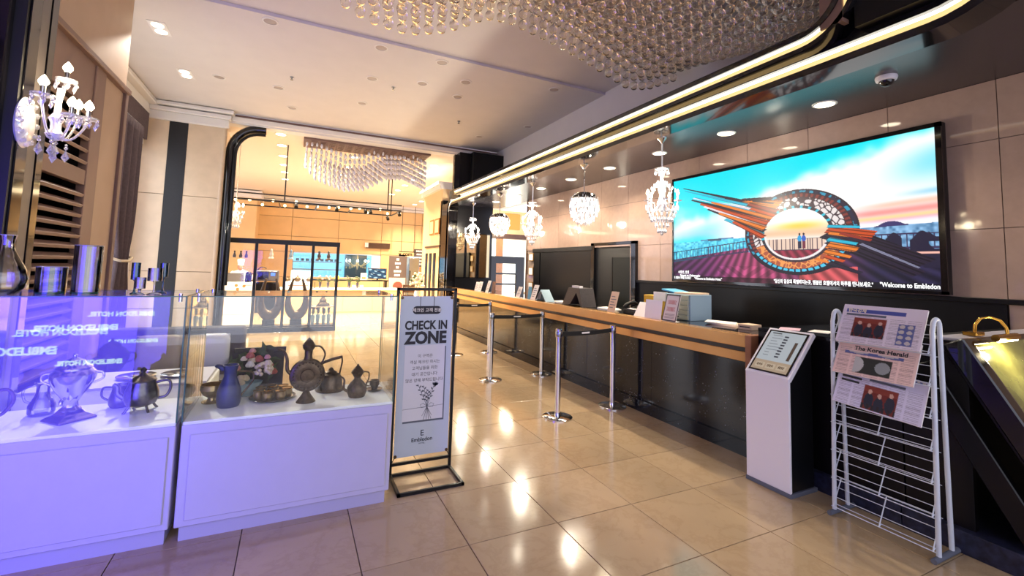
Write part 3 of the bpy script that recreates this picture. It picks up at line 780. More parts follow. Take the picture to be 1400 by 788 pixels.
def news_pic(photo, photo2, head_rows, base, seed, banner=None):
    rng = np.random.RandomState(seed)
    def fn(U, V):
        c = np.ones(U.shape+(3,))*np.array(base)
        ncol = 5
        cu = (U*ncol) % 1
        lines = (np.sin(V*2*PI*26) > .25) & (cu > .08) & (cu < .92) & (U > .03) & (U < .97) & (V > .30)
        rnd_ = rng.rand(*U.shape)
        c[lines] -= (.10+.14*rnd_[lines])[:, None]
        if banner is not None:
            m_ = (V > .10) & (V < .20) & (U > banner[0]) & (U < banner[1]); c[m_] = [.28, .32, .62]
        for (u0, u1, v0, v1, kind) in (photo, photo2):
            m_ = (U > u0) & (U < u1) & (V > v0) & (V < v1)
            uu, vv = (U-u0)/(u1-u0), (V-v0)/(v1-v0)
            if kind == 'people':
                p_ = np.ones(U.shape+(3,))*np.array([.42, .14, .13]); p_[vv < .25] = [.50, .20, .16]
                for px_, ph in ((.2, .25), (.5, .35), (.82, .22)):
                    body = ((uu-px_)/.14)**2+((vv-ph-.38)/.33)**2 < 1; p_[body] = [.14, .15, .22]
                    hd_ = ((uu-px_)/.06)**2+((vv-ph)/.10)**2 < 1; p_[hd_] = [.78, .62, .56]
                p_[(vv > .78) & (np.sin(uu*40) > .2)] = [.16, .12, .14]
            elif kind == 'oval':
                p_ = np.ones(U.shape+(3,))*np.array([.17, .18, .17])
                p_[((uu-.05)/.22)**2+((vv-.5)/.5)**2 < 1] = [.72, .72, .72]
                p_[((uu-.78)/.2)**2+((vv-.5)/.36)**2 < 1] = [.55, .57, .58]
            else:
                p_ = np.ones(U.shape+(3,))*np.array([.35, .38, .60])
                p_[((uu*2 % 1-.5)**2+((vv*4 % 1)-.5)**2) < .12] = [.75, .72, .72]
            c[m_] = p_[m_]
        return c
    return fn
def newspaper(label, z0, x0, yA, yB, photo, photo2, base, seed, tilt, banner, heads, h=.245, drop=0):
    t = thing('newspaper', label, 'newspaper', (x0, (yA+yB)/2, z0), 'newspapers on the wire rack')
    U_ = Vector((.13, 0, h)); n = Vector((-h, 0, .13)).normalized()
    yv = Vector((0, yB-yA, drop))
    o = Vector((x0, yA, z0))
    obj('folded_sheets', MB().obox(o, yv, U_, n*-.012), 'paper', t, bevel=.002)
    tl = o+U_+n*.0015
    painted('front_page', t, tl, yv, -U_, 110, 70, news_pic(photo, photo2, 0, base, seed, banner), 'print')
    for s_, u, vv, sz, mt in heads:
        p = tl+yv*u-U_*vv+n*.001
        if s_ is None: obj('print_line', MB().obox(p, yv*sz, U_*.055, n*.0004), mt, t)
        else: text(s_, sz, mt, t, p, yv, U_, name='headline', sx=1.0, bold=.0012)
# viewed from -X, left of the page is the far (larger Y) side
newspaper('newspaper with a blue masthead and a red group photo, topmost on the rack', 1.178, 3.432, 1.87, 1.405, (.18, .58, .34, .84, 'people'), (.72, .90, .40, .92, 'balls'), (.86, .82, .88), 1, 0, (.05, .78), [('한국경제', .07, .19, .030, 'petal_white'), (None, .06, .29, .50, 'ink_grey')])
newspaper('pink-tinted newspaper with an English masthead and a dark oval picture', .965, 3.413, 1.885, 1.435, (.26, .72, .52, .92, 'oval'), (.10, .84, .39, .46, 'balls'), (.90, .78, .76), 2, 0, None, [('The Korea Herald', .22, .355, .040, 'ink')])
newspaper('tilted newspaper with a large red group photo, lowest of those on the rack', .775, 3.388, 1.875, 1.395, (.34, .72, .40, .98, 'people'), (.86, .98, .04, .08, 'balls'), (.82, .80, .90), 4, 0, None, [(None, .05, .34, .24, 'ink'), (None, .05, .44, .22, 'ink'), (None, .38, .30, .40, 'ink_grey')], drop=-.03)
# ------------------------------------------------------------------ sloped map board with picture lamp
sb = thing('sloped_display_board', 'black framed sloping board with a glossy green map picture at the stairs', 'display board', (4.3, 1.1, 0))
ta, tb = Vector((0, 1.33, 1.25)), Vector((0, .72, .13))              # slope from top to foot, facing the camera side
sl2 = tb-ta; n2 = Vector((0, sl2.z, -sl2.y)).normalized()            # outward normal
if n2.y > 0: n2 = -n2
def slope_box(x0, x1, s0, s1, d0, d1):
    p = ta+sl2*s0+n2*d0
    return MB().obox((x0, p.y, p.z), (x1-x0, 0, 0), sl2*(s1-s0), n2*(d1-d0))
obj('backing', slope_box(3.72, 5.2, 0, 1, -.10, -.01), 'black_satin', sb, bevel=.006)
obj('frame_rail', slope_box(3.70, 3.80, 0, 1, -.08, .03), 'black_gloss', sb, bevel=.008)
obj('frame_rail', slope_box(3.80, 5.2, 0, .03, -.05, .02), 'black_gloss', sb, bevel=.006)
obj('picture', slope_box(3.80, 5.2, .03, .97, -.01, .004), 'display_print', sb)
obj('inner_bead', slope_box(3.845, 3.86, .04, .96, .004, .010), 'steel', sb)
obj('side_support', slope_box(3.72, 3.78, .05, .90, -.32, -.20), 'black_satin', sb, bevel=.006)
obj('top_ledge', MB().box(3.76, 1.31, 1.235, 5.25, 1.46, 1.255), 'white_lacquer', sb, bevel=.004)
obj('plinth', MB().box(3.68, -1.2, 0, 4.9, 1.635, .13), 'granite_blue', sb, bevel=.003)
obj('side_panel', MB().box(3.74, 1.30, .13, 3.78, 1.63, 1.235), 'black_satin', sb)
obj('back_box', MB().box(3.95, 1.37, .13, 5.2, 1.6, 1.235), 'black_matte', sb)
pl_ = thing('picture_lamp', 'brass picture lamp with twin curved arms over the sloped board', 'lamp', (4.05, 1.36, 1.26))
lx = 4.03
obj('mount', MB().box(lx-.06, 1.33, 1.26, lx+.06, 1.40, 1.285), 'brass', pl_, bevel=.004)
for dx in (-.012, .012):
    pts = [(lx+dx, 1.36, 1.28), (lx+dx, 1.355, 1.33), (lx+.02+dx, 1.335, 1.372), (lx+.06+dx, 1.305, 1.385), (lx+.10+dx, 1.27, 1.365), (lx+.12+dx, 1.25, 1.32), (lx+.12+dx, 1.245, 1.27)]
    P = []
    for i in range(len(pts)-1):
        for s_ in (0, .5): P.append(tuple(Vector(pts[i]).lerp(Vector(pts[i+1]), s_)))
    P.append(pts[-1])
    obj('arm', MB().tube(P, .006, 8), 'brass', pl_, smooth=60)
obj('shade', MB().tube([(lx-.06, 1.245, 1.262), (lx+.25, 1.245, 1.262)], .022, 12), 'brass', pl_, smooth=40)
obj('tube_bulb', MB().tube([(lx-.04, 1.240, 1.243), (lx+.23, 1.240, 1.243)], .008, 8), 'bulb', pl_, smooth=40)
lamp('picture_lamp_light', 'POINT', (lx+.08, 1.19, 1.21), 6, (1, .85, .5), pl_, .03)

# ------------------------------------------------------------------ video screen on the wall
sv = thing('video_wall_screen', 'huge lit video screen showing a ring sculpture at a seaside deck', 'screen', (XW-.04, 3.5, 1.48))
SX = XW-.085; sy0, sy1, sz0, sz1 = 1.912, 5.092, 1.486, 3.047
obj('cabinet', MB().box(SX+.01, sy0, sz0, XW-.006, sy1, sz1), 'black_satin', sv)
obj('bezel', MB().box(SX-.012, sy0, sz0, SX+.012, sy1, sz0+.028).box(SX-.012, sy0, sz1-.04, SX+.012, sy1, sz1).box(SX-.012, sy0, sz0, SX+.012, sy0+.045, sz1).box(SX-.012, sy1-.025, sz0, SX+.012, sy1, sz1), 'black_gloss', sv)
def ss(a, b, x): t = np.clip((x-a)/(b-a), 0, 1); return t*t*(3-2*t)
def tv_pic(U, V):
    rng = np.random.RandomState(11)
    def vnoise(U, V, n, seed):
        r = np.random.RandomState(seed); g = r.rand(n+2, n*2+2)
        x = U*2*n; y = V*n; xi = np.clip(x.astype(int), 0, 2*n-1); yi = np.clip(y.astype(int), 0, n-1)
        fx = x-xi; fy = y-yi; fx = fx*fx*(3-2*fx); fy = fy*fy*(3-2*fy)
        return (g[yi, xi]*(1-fx)+g[yi, xi+1]*fx)*(1-fy)+(g[yi+1, xi]*(1-fx)+g[yi+1, xi+1]*fx)*fy
    c = np.zeros(U.shape+(3,))
    # sky
    cy_ = np.array([0., .90, .96]); wh = np.array([1, 1, 1.])
    d = (V-(.42-.42*(U-.12)/.86))                                 # signed distance below the sunbeam line
    nz = vnoise(U, V, 7, 2)*.55+vnoise(U, V, 18, 3)*.3
    w_ = ss(-.10, .06, d+.12*(nz-.45))
    w2 = ss(.30, .02, np.hypot((U-.18), (V-.50)*.7))*.0
    left = ss(.34, .14, U)*ss(.02, .2, d)*.85
    w_ = np.clip(w_*(1-left)+left*.25*nz, 0, 1)
    c[:] = cy_*(1-w_[..., None])+wh*w_[..., None]
    up_ = ss(.80, .99, U)*ss(.42, .05, V)*ss(.03, .12, V+ (U-1)*-.5 -.0)
    k = np.clip(up_*ss(.06, .3, d+.02), 0, 1)*.95
    c = c*(1-k[..., None])+np.array([.05, .80, .95])*k[..., None]
    # pink and orange streaks low at the right
    for v0, col, wd, u0 in ((.50, (.98, .62, .60), .030, .68), (.455, (1., .80, .72), .02, .74), (.545, (.93, .70, .82), .02, .72), (.535, (1., .86, .62), .014, .66), (.40, (.62, .85, .95), .02, .86)):
        a = np.exp(-((V-v0+.10*(U-.85))/wd)**2)*ss(u0, u0+.16, U)
        c = c*(1-a[..., None])+np.array(col)*a[..., None]
    a = np.exp(-((V-.55)/.05)**2)*ss(.45, .2, U)*.5; c = c*(1-a[..., None])+np.array([.85, .85, 1.])*a[..., None]
    # sea
    hor = .635-.052*U
    sea = V > hor
    rip = .5+.5*np.sin(V*900+12*vnoise(U, V, 20, 5)); rip2 = vnoise(U*1, V*1, 60, 6)
    sc = np.where((U < .4)[..., None], np.array([.30, .78, .92]), np.array([.42, .60, .76]))+((rip2-.5)*.35)[..., None]+(rip*.06)[..., None]
    c[sea] = sc[sea]
    isl = (V < hor+.004) & (V > hor-.026*np.clip(1-((U-.884)/.036)**2, 0, 1)-.004) & (abs(U-.884) < .045); c[isl] = [.25, .22, .42]
    land = (V > hor-.012) & (V < hor) & (U > .16) & (U < .33); c[land] = [.35, .52, .70]
    shp = (abs(V-.622) < .010) & (U > .20) & (U < .27); c[shp] = [.25, .35, .45]
    # deck with planks
    dk = V > np.where(U < .40, .80-.10*U/.4, .745)+.0*U
    dk |= (V > .745) & (U > .4)
    ang = np.arctan2(V-.35, U-.45)
    pl1 = np.sin(ang*90)*.5+.5
    base = np.stack([.30+.34*np.exp(-((U-.42)/.22)**2), .16+.10*np.exp(-((U-.42)/.2)**2), .28+.14*np.exp(-((U-.35)/.3)**2)], -1)
    rightd = ss(.72, .86, U)[..., None]
    base = base*(1-rightd)+np.array([.16, .14, .26])*rightd
    base = base*(.62+.55*pl1)[..., None]
    chev = np.sin(abs(U-.38)*95+V*70) > 0
    m_ = (V > .86) & (U > .25) & (U < .52); base[m_] *= (np.where(chev, 1.15, .88)[..., None])[m_]
    red = (V > .86+.14*(.76-U)) & (V < .965) & (U > .60) & (U < .79); base[red] = np.array([.80, .34, .36])*(.72+.4*pl1[red])[:, None]
    dark = V > .955; base[dark] *= .45
    c[dk] = base[dk]
    # railing
    rt = np.where(U < .40, .725-.085*U/.4, .635+.012*(U-.4)); rbm = np.where(U < .40, .82-.085*U/.4, .735)
    inr = (V > rt) & (V < rbm+.005)
    bars = (np.sin(U*2*PI*62) > .72) | (abs(V-rt) < .008) | (abs(V-rbm) < .007) | (np.sin(U*2*PI*16) > .985)
    m_ = inr & bars & ((U < .40) | ((U > .47) & (U < .71)) | (U > .80)); c[m_] = np.where((U < .2)[..., None], np.array([.10, .30, .42]), np.array([.24, .20, .34]))[m_]
    # furniture at the right edge
    for u0, u1, v0, v1 in ((.85, .91, .665, .74), (.93, .975, .66, .80), (.96, 1, .72, .86), (.975, 1., .64, .70)):
        m_ = (U > u0) & (U < u1) & (V > v0+.03*np.sin(U*90)) & (V < v1); c[m_] = [.14, .12, .22]
    m_ = (U > .92) & (abs(V-.765) < .006); c[m_] = [.95, .72, .66]
    # light inside the ring
    ia, ib, ic, id_ = .588, .609, .121, .200
    inn = ((U-ia)/ic)**2+((V-ib)/id_)**2
    I = inn < 1
    g = np.ones(U.shape+(3,)); sun = np.exp(-(((U-.60)/.09)**2+((V-.55)/.035)**2))
    g = g*(1-sun[..., None])+np.array([1., .82, .25])*sun[..., None]
    e2 = np.exp(-((V-.60)/.04)**2)[..., None]*.8; g = g*(1-e2)+np.array([.96, .72, .55])*e2
    m_ = I & (V < .66); c[m_] = g[m_]
    m_ = I & (V > .645) & (V < .735); c[m_] = (np.array([.92, .80, .72]))
    m_ = I & (V > .645) & (V < .735) & bars; c[m_] = [.30, .22, .30]
    m_ = I & (V > .735); c[m_] = np.array([.55, .18, .26])*(.7+.5*pl1[m_])[:, None]
    m_ = I & (inn > .86) & (V > .62); c[m_] = [.95, .92, .92]
    # ring
    oa, ob, oc, od = .592, .594, .208, .330
    ri = np.sqrt(inn); ro = np.sqrt(((U-oa)/oc)**2+((V-ob)/od)**2)
    t = np.clip((ri-1)/np.maximum((ri-1)+(1-ro)*1.75, 1e-4), 0, 1)
    RG = (inn >= 1) & (ro <= 1)
    th = np.arctan2((V-.60)/.33, (U-.59)/.208)
    # cracked mosaic
    pts = rng.rand(520, 2)*[.44, .70]+[.37, .25]
    f1 = np.full(U.shape, 9.); f2 = np.full(U.shape, 9.)
    for p in pts:
        dd_ = np.hypot((U-p[0])*2.04, V-p[1]); f2 = np.minimum(f2, np.maximum(f1, dd_)); f1 = np.minimum(f1, dd_)
    crack = (f2-f1) < .007
    ring = np.ones(U.shape+(3,))*np.array([.20, .13, .17])
    upr = (th < .25) | (th > 2.75)
    mos = np.where(upr[..., None], np.array([.92, .88, .88]), np.array([.68, .34, .24])); mos = np.where((crack)[..., None], np.where(upr[..., None], np.array([.28, .20, .24]), np.array([.95, .62, .34])), mos)
    m_ = (t > .14) & (t < .56); ring[m_] = mos[m_]
    seg = np.sin(th*26)
    m_ = (t <= .13); ring[m_] = np.where((seg > .55)[..., None] & upr[..., None], np.array([.15, .75, .85]), np.array([.22, .15, .20]))[m_]
    m_ = (t >= .58) & (t < .76); ring[m_] = np.where((np.sin(th*60) > 0)[..., None], np.array([.52, .22, .20]), np.array([.28, .14, .18]))[m_]
    nz9 = vnoise(U, V, 40, 9)
    m_ = (t >= .80) & (t < .92); ring[m_] = np.where(((np.sin(th*34) > -.3) & (nz9 > .42))[..., None], np.array([.18, .60, .74]), np.array([.16, .15, .25]))[m_]
    low_ = (th > .5) & (th < 2.6)
    m_ = low_ & (t > .60) & (t < .76); ring[m_] = np.where((np.sin(th*50) > -.6)[..., None], np.array([.30, .78, .92]), np.array([.12, .15, .25]))[m_]
    m_ = low_ & (t > .78); ring[m_] = np.array([.13, .10, .16])
    c[RG] = ring[RG]
    # fan of tapered blades left and right
    def blade(p0, p1, w0, w1, col):
        p0, p1 = np.array(p0), np.array(p1); d_ = p1-p0; L = d_@d_
        s_ = np.clip(((U-p0[0])*d_[0]*1+(V-p0[1])*d_[1])/L, 0, 1)
        s_raw = ((U-p0[0])*d_[0]+(V-p0[1])*d_[1])/L
        dist = abs((U-p0[0])*d_[1]-(V-p0[1])*d_[0])/math.sqrt(L)
        m_ = (s_raw > 0) & (s_raw < 1) & (dist < w0+(w1-w0)*s_)
        sh = .80+.30*np.sin(dist[m_]*420)
        c[m_] = np.array(col)*sh[:, None]
    OR, OR2, CYN, DK, WH, RD = (.93, .50, .16), (.80, .30, .12), (.16, .72, .84), (.16, .12, .20), (.92, .86, .90), (.60, .20, .14)
    for tip, root, w0, w1, col in (((.06, .09), (.50, .38), .003, .016, DK), ((.07, .12), (.49, .40), .004, .016, CYN), ((.11, .22), (.48, .47), .006, .020, DK), ((.12, .205), (.50, .43), .004, .012, WH), ((.13, .20), (.49, .45), .004, .012, CYN),
                                   ((.16, .27), (.48, .51), .008, .022, OR2), ((.18, .30), (.47, .54), .006, .014, WH), ((.22, .27), (.50, .47), .007, .016, OR), ((.20, .33), (.47, .57), .006, .015, DK), ((.29, .44), (.46, .60), .010, .016, CYN), ((.33, .47), (.465, .62), .010, .018, OR2),
                                   ((.26, .38), (.47, .55), .008, .018, OR), ((.38, .29), (.53, .37), .016, .034, OR), ((.37, .285), (.50, .31), .010, .016, DK), ((.40, .33), (.52, .42), .014, .020, RD), ((.41, .37), (.51, .45), .012, .014, OR2), ((.42, .31), (.51, .35), .006, .008, DK)):
        blade(tip, root, w0, w1, col)
    for root, tip, w0, w1, col in (((.71, .60), (.97, .83), .060, .030, DK), ((.715, .66), (.95, .90), .04, .022, DK), ((.70, .585), (.84, .64), .030, .022, OR2), ((.70, .565), (.80, .585), .012, .008, CYN), ((.705, .615), (.80, .655), .013, .010, OR), ((.71, .64), (.78, .66), .006, .006, DK), ((.70, .66), (.79, .70), .016, .010, CYN),
                                   ((.70, .70), (.79, .74), .024, .016, OR), ((.69, .745), (.77, .79), .018, .010, OR), ((.69, .78), (.75, .82), .014, .008, OR2), ((.70, .725), (.76, .75), .005, .004, DK), ((.66, .80), (.75, .86), .008, .006, OR), ((.70, .83), (.80, .90), .014, .010, DK), ((.74, .62), (.83, .68), .010, .008, RD), ((.80, .70), (.95, .86), .006, .004, (.5, .5, .6))):
        blade(root, tip, w0, w1, col)
    # couple at the rail
    for u0, colt, colb in ((.604, (.10, .62, .85), (.12, .12, .25)), (.619, (.15, .35, .75), (.45, .15, .25))):
        m_ = (((U-u0)/.0075)**2+((V-.645)/.025)**2) < 1; c[m_] = colt
        m_ = (abs(U-u0) < .006) & (V > .665) & (V < .722); c[m_] = colb
        m_ = (((U-u0)/.0038)**2+((V-.612)/.010)**2) < 1; c[m_] = (.15, .1, .12)
    return c
painted('picture', sv, (SX, sy1-.022, sz1-.036), (0, -(sy1-sy0-.066), 0), (0, 0, -(sz1-sz0-.062)), 620, 310, tv_pic, 'screen_picture')
WY = lambda u: sy1-.022-u*(sy1-sy0-.066)
WZ = lambda v: sz1-.036-v*(sz1-sz0-.062)
for s_, u, v_, sz, ft in (('수평선, 썬셋', .03, .935, .050, .20), ('Sunset at Oaksangdo', .042, .963, .042, .36), ('의 호텔에서 하루를 만나보세요."', .004, .99, .045, .32), ('"Welcome to Embledon Hotel."', .125, .99, .045, .46), ('"당신의 일상의 특별해지는곳, 엠블던 호텔에서의 하루를 만나보세요."', .504, .988, .054, 1.02), ('"Welcome to Embledon', .850, .985, .062, .455)):
    text(s_, sz, 'text_white', sv, (SX-.003, WY(u), WZ(v_)), (0, -1, 0), (0, 0, 1), name='caption', bold=.0015, fit=ft)

# dome camera under the soffit
cc = thing('dome_camera', 'white dome security camera on the glossy black soffit', 'camera', (4.47, 1.98, ZS))
obj('base_ring', MB().lathe([(.075, 0), (.078, -.012), (.07, -.035), (.055, -.04)], (4.47, 1.98, ZS), 24), 'white_plastic', cc, smooth=50)
obj('dome', MB().lathe([(.055, -.038), (.05, -.06), (.035, -.078), (.015, -.087), (.001, -.089)], (4.47, 1.98, ZS), 20), 'black_gloss', cc, smooth=60)
# ------------------------------------------------------------------ glass showcases
SY0, SY1 = 3.17, 3.74
def showcase(x0, x1, label, seam=None):
    t = thing('glass_showcase', label, 'showcase', ((x0+x1)/2, (SY0+SY1)/2, 0))
    obj('cabinet', MB().box(x0, SY0, .09, x1, SY1, .655), 'white_lacquer', t, bevel=.004)
    obj('front_panel', MB().box(x0+.045, SY0-.010, .125, x1-.03, SY0, .60), 'white_lacquer', t, bevel=.004)
    obj('kick_plinth', MB().box(x0+.02, SY0+.035, 0, x1-.02, SY1-.03, .09), 'white_kick', t)
    obj('display_floor', MB().box(x0+.004, SY0+.004, .655, x1-.004, SY1-.004, .672), 'white_base', t, bevel=.002)
    th = .007; zg = 1.392
    for a in ((x0, SY0, x1, SY0+th), (x0, SY1-th, x1, SY1), (x0, SY0+th, x0+th, SY1-th), (x1-th, SY0+th, x1, SY1-th)):
        obj('glass_pane', MB().box(a[0], a[1], .655, a[2], a[3], zg-th), 'case_glass', t)
    obj('glass_top', MB().box(x0, SY0, zg-th, x1, SY1, zg), 'case_glass', t)
    e = MB(); q = .0035
    for a in ((x0, SY0), (x1, SY0), (x0, SY1), (x1, SY1)): e.box(a[0]-q, a[1]-q, .672, a[0]+q, a[1]+q, zg)
    for z in (zg-.006,):
        e.box(x0, SY0-q, z, x1, SY0+q, z+.006).box(x0, SY1-q, z, x1, SY1+q, z+.006).box(x0-q, SY0, z, x0+q, SY1, z+.006).box(x1-q, SY0, z, x1+q, SY1, z+.006)
    obj('glass_edges', e, 'glass_edge', t)
    for px_ in (x0+.03, x1-.035):
        for py_ in (SY0+.03, SY1-.03):
            obj('clamp', MB().cyl((px_, py_, zg-.035), (px_, py_, zg+.012), .010, n=12), 'chrome', t, smooth=40)
    return t
showcase(-1.745, -.548, 'white showcase with a glass box in blue light holding a silver samovar')
showcase(-.522, .672, 'white showcase with a glass box holding bronze ewers beside the check-in sign')
ZB = .672
def handle(t, pts, r, mat, name='handle'):
    P = []
    m = len(pts); V_ = [Vector(p) for p in pts]
    for i in range(m-1):
        p0, p1, p2, p3 = V_[max(i-1, 0)], V_[i], V_[i+1], V_[min(i+2, m-1)]
        for k in range(5):
            s = k/5
            P.append(tuple(.5*((2*p1)+(-p0+p2)*s+(2*p0-5*p1+4*p2-p3)*s*s+(-p0+3*p1-3*p2+p3)*s**3)))
    P.append(tuple(V_[-1]))
    rr = r if not isinstance(r, (list, tuple)) else [r[0]+(r[1]-r[0])*i/(len(P)-1) for i in range(len(P))]
    return obj(name, MB().tube(P, rr, 10), mat, t, smooth=60)
def vessel(name, label, x, y, prof, mat, lid=None, z=ZB, n=28, sc=1, cat='pot'):
    t = thing(name, label, cat, (x, y, z))
    b_ = obj('body', MB().lathe([(r*sc, h*sc) for r, h in prof], (x, y, z), n), mat, t, smooth=35)
    if lid: obj('lid', MB().lathe([(r*sc, h*sc) for r, h in lid], (x, y, z), n), mat, t, smooth=35)
    return t
# samovar
x, y = -1.105, 3.44
t = vessel('silver_samovar', 'silver samovar urn on a flared square foot in the blue-lit showcase', x, y, [(.05, .06), (.035, .075), (.032, .10), (.045, .125), (.075, .17), (.10, .225), (.105, .26), (.085, .285), (.075, .29)], 'silver', [(.08, .287), (.085, .295), (.055, .315), (.045, .335), (.02, .345), (.008, .352), (.012, .365), (.002, .372)], cat='urn')
obj('foot', MB().lathe([(.125, 0), (.128, .008), (.11, .02), (.075, .035), (.05, .062)], (x, y, ZB), 4), 'silver', t, bevel=.004)
for s_ in (-1, 1): handle(t, [(x+s_*.09, y, ZB+.20), (x+s_*.135, y, ZB+.225), (x+s_*.13, y, ZB+.26), (x+s_*.095, y, ZB+.265)], .006, 'silver')
handle(t, [(x+.0, y-.09, ZB+.14), (x, y-.125, ZB+.135), (x, y-.13, ZB+.115)], .009, 'silver', 'tap')
# glass jug
x, y = -1.285, 3.60
t = vessel('glass_jug', 'small clear glass jug behind the samovar', x, y, [(.055, 0), (.062, .02), (.06, .06), (.04, .10), (.03, .125), (.03, .165), (.042, .185), (.040, .185), (.027, .165), (.027, .125), (.036, .10), (.055, .06), (.05, .015), (.002, .012)], 'clear_vase', cat='jug')
handle(t, [(x-.035, y, ZB+.17), (x-.085, y, ZB+.15), (x-.08, y, ZB+.09), (x-.055, y, ZB+.07)], .006, 'clear_vase')
# teapots
x, y = -.795, 3.50
t = vessel('silver_teapot', 'tarnished silver footed teapot with a loop handle in the blue-lit showcase', x, y, [(.045, .03), (.075, .045), (.088, .075), (.085, .12), (.07, .165), (.068, .18)], 'silver_dark', [(.07, .178), (.072, .186), (.05, .20), (.02, .215), (.012, .23), (.018, .245), (.004, .262)], cat='teapot')
for a in (.6, 2.2, 3.8, 5.4): obj('foot', MB().tube([(x+.06*math.cos(a), y+.06*math.sin(a), ZB+.04), (x+.08*math.cos(a), y+.08*math.sin(a), ZB+.01), (x+.09*math.cos(a), y+.09*math.sin(a), ZB)], .007, 8), 'silver_dark', t, smooth=60)
handle(t, [(x+.07, y, ZB+.165), (x+.13, y, ZB+.175), (x+.145, y, ZB+.13), (x+.125, y, ZB+.08), (x+.085, y, ZB+.07)], .008, 'silver_dark')
handle(t, [(x-.08, y, ZB+.08), (x-.115, y, ZB+.11), (x-.12, y, ZB+.15), (x-.14, y, ZB+.17)], (.018, .008), 'silver_dark', 'spout')
x, y = -.93, 3.64
t = vessel('milk_pot', 'small grey metal milk pot behind the footed teapot', x, y, [(.05, 0), (.06, .02), (.062, .05), (.05, .09), (.045, .12), (.05, .135), (.046, .135), (.04, .12), (.045, .09), (.055, .05), (.05, .015), (.002, .012)], 'silver_dark', cat='pot')
handle(t, [(x-.045, y, ZB+.12), (x-.09, y, ZB+.12), (x-.095, y, ZB+.07), (x-.06, y, ZB+.04)], .006, 'silver_dark')
x, y = -1.50, 3.45
t = vessel('bronze_jug', 'dark bronze jug with a wide handle at the end of the blue-lit showcase', x, y, [(.05, 0), (.07, .03), (.072, .07), (.05, .12), (.038, .15), (.048, .18), (.044, .18), (.034, .15), (.002, .14)], 'bronze', cat='jug')
handle(t, [(x+.045, y, ZB+.17), (x+.12, y, ZB+.19), (x+.15, y, ZB+.13), (x+.11, y, ZB+.06), (x+.068, y, ZB+.05)], .009, 'bronze')
# second showcase
x, y = -.325, 3.43
t = vessel('blue_pitcher', 'tall dark blue pitcher with a thin curved handle', x, y, [(.06, 0), (.066, .015), (.07, .05), (.068, .10), (.05, .15), (.037, .185), (.036, .215), (.044, .25), (.046, .26), (.041, .26), (.03, .215), (.03, .18), (.002, .17)], 'blue_glaze', cat='pitcher')
handle(t, [(x+.04, y, ZB+.215), (x+.12, y+.02, ZB+.20), (x+.13, y+.02, ZB+.15), (x+.09, y+.01, ZB+.09), (x+.067, y, ZB+.06)], .006, 'bronze')
handle(t, [(x-.035, y, ZB+.235), (x-.07, y, ZB+.255), (x-.085, y, ZB+.25)], (.02, .008), 'blue_glaze', 'spout')
x, y = -.43, 3.56
t = vessel('gravy_boat', 'dull gold sauce boat on a round foot behind the blue pitcher', x, y, [(.06, 0), (.062, .006), (.03, .014), (.025, .03), (.055, .05), (.075, .085), (.072, .115), (.068, .115), (.07, .085), (.002, .05)], 'old_gold', cat='sauce boat')
handle(t, [(x+.06, y-.03, ZB+.10), (x+.085, y-.05, ZB+.12), (x+.10, y-.06, ZB+.13)], (.014, .008), 'old_gold', 'spout')
# tray with nested cups
x, y = -.075, 3.53
t = vessel('serving_tray', 'round dark metal tray carrying small golden cups', x, y, [(.10, 0), (.135, .004), (.145, .014), (.14, .016), (.13, .008), (.002, .006)], 'silver_dark', cat='tray')
for i, (dx, dy) in enumerate([(.090*math.cos(a), .090*math.sin(a)) for a in [-1.9+2*PI*k/7 for k in range(7)]]+[(0, 0)]):
    c = vessel('tea_cup', 'small golden cup standing on the round dark tray', x+dx, y+dy, [(.022, 0), (.029, .008), (.033, .03), (.030, .05), (.033, .058), (.030, .058), (.026, .04), (.002, .02)], 'old_gold', z=ZB+.005, n=16, cat='cup')
    c['group'] = 'golden cups on the tray'
    obj('rim', MB().lathe([(.033, .056), (.035, .059), (.033, .062), (.03, .059)], (x+dx, y+dy, ZB+.005), 16), 'brass', c, smooth=60)
# disc ewer with swan spout
x, y = .13, 3.37
t = thing('disc_ewer', 'tall bronze ewer with a flat embossed disc body and swan-neck spout', 'ewer', (x, y, ZB))
obj('foot', MB().lathe([(.062, 0), (.058, .006), (.03, .045), (.018, .07), (.012, .08)], (x, y, ZB), 24), 'bronze', t, smooth=35)
dm = MB(); cz = ZB+.175
rings = []
for yy, rr in ((-.034, .012), (-.032, .04), (-.028, .045), (-.030, .06), (-.026, .085), (-.016, .105), (0, .112), (.016, .105), (.026, .085), (.032, .04), (.034, .01)):
    rings.append([(x+rr*math.cos(2*PI*i/36), y+yy, cz+rr*math.sin(2*PI*i/36)) for i in range(36)])
dm.ring_loft(rings)
db = obj('disc_body', dm, 'bronze', t, smooth=25)
stud = MB()
for k in range(26):
    a = 2*PI*k/26; stud.sphere((x+.088*math.cos(a), y-.026, cz+.088*math.sin(a)), .007, 8, 5)
obj('studs', stud, 'bronze', db, smooth=60)
obj('neck', MB().lathe([(.03, .28), (.024, .30), (.026, .34), (.036, .352), (.040, .365), (.036, .372)], (x, y, ZB), 24), 'bronze', t, smooth=35)
obj('lid', MB().lathe([(.040, .368), (.041, .378), (.022, .405), (.012, .415), (.004, .425)], (x, y, ZB), 24), 'bronze', t, smooth=35)
handle(t, [(x+.035, y, ZB+.365), (x+.075, y, ZB+.36), (x+.105, y, ZB+.31), (x+.09, y, ZB+.25), (x+.095, y, ZB+.21)], .006, 'bronze')
handle(t, [(x-.10, y, ZB+.19), (x-.125, y, ZB+.22), (x-.13, y, ZB+.29), (x-.155, y, ZB+.345), (x-.19, y, ZB+.355)], (.014, .006), 'bronze', 'spout')
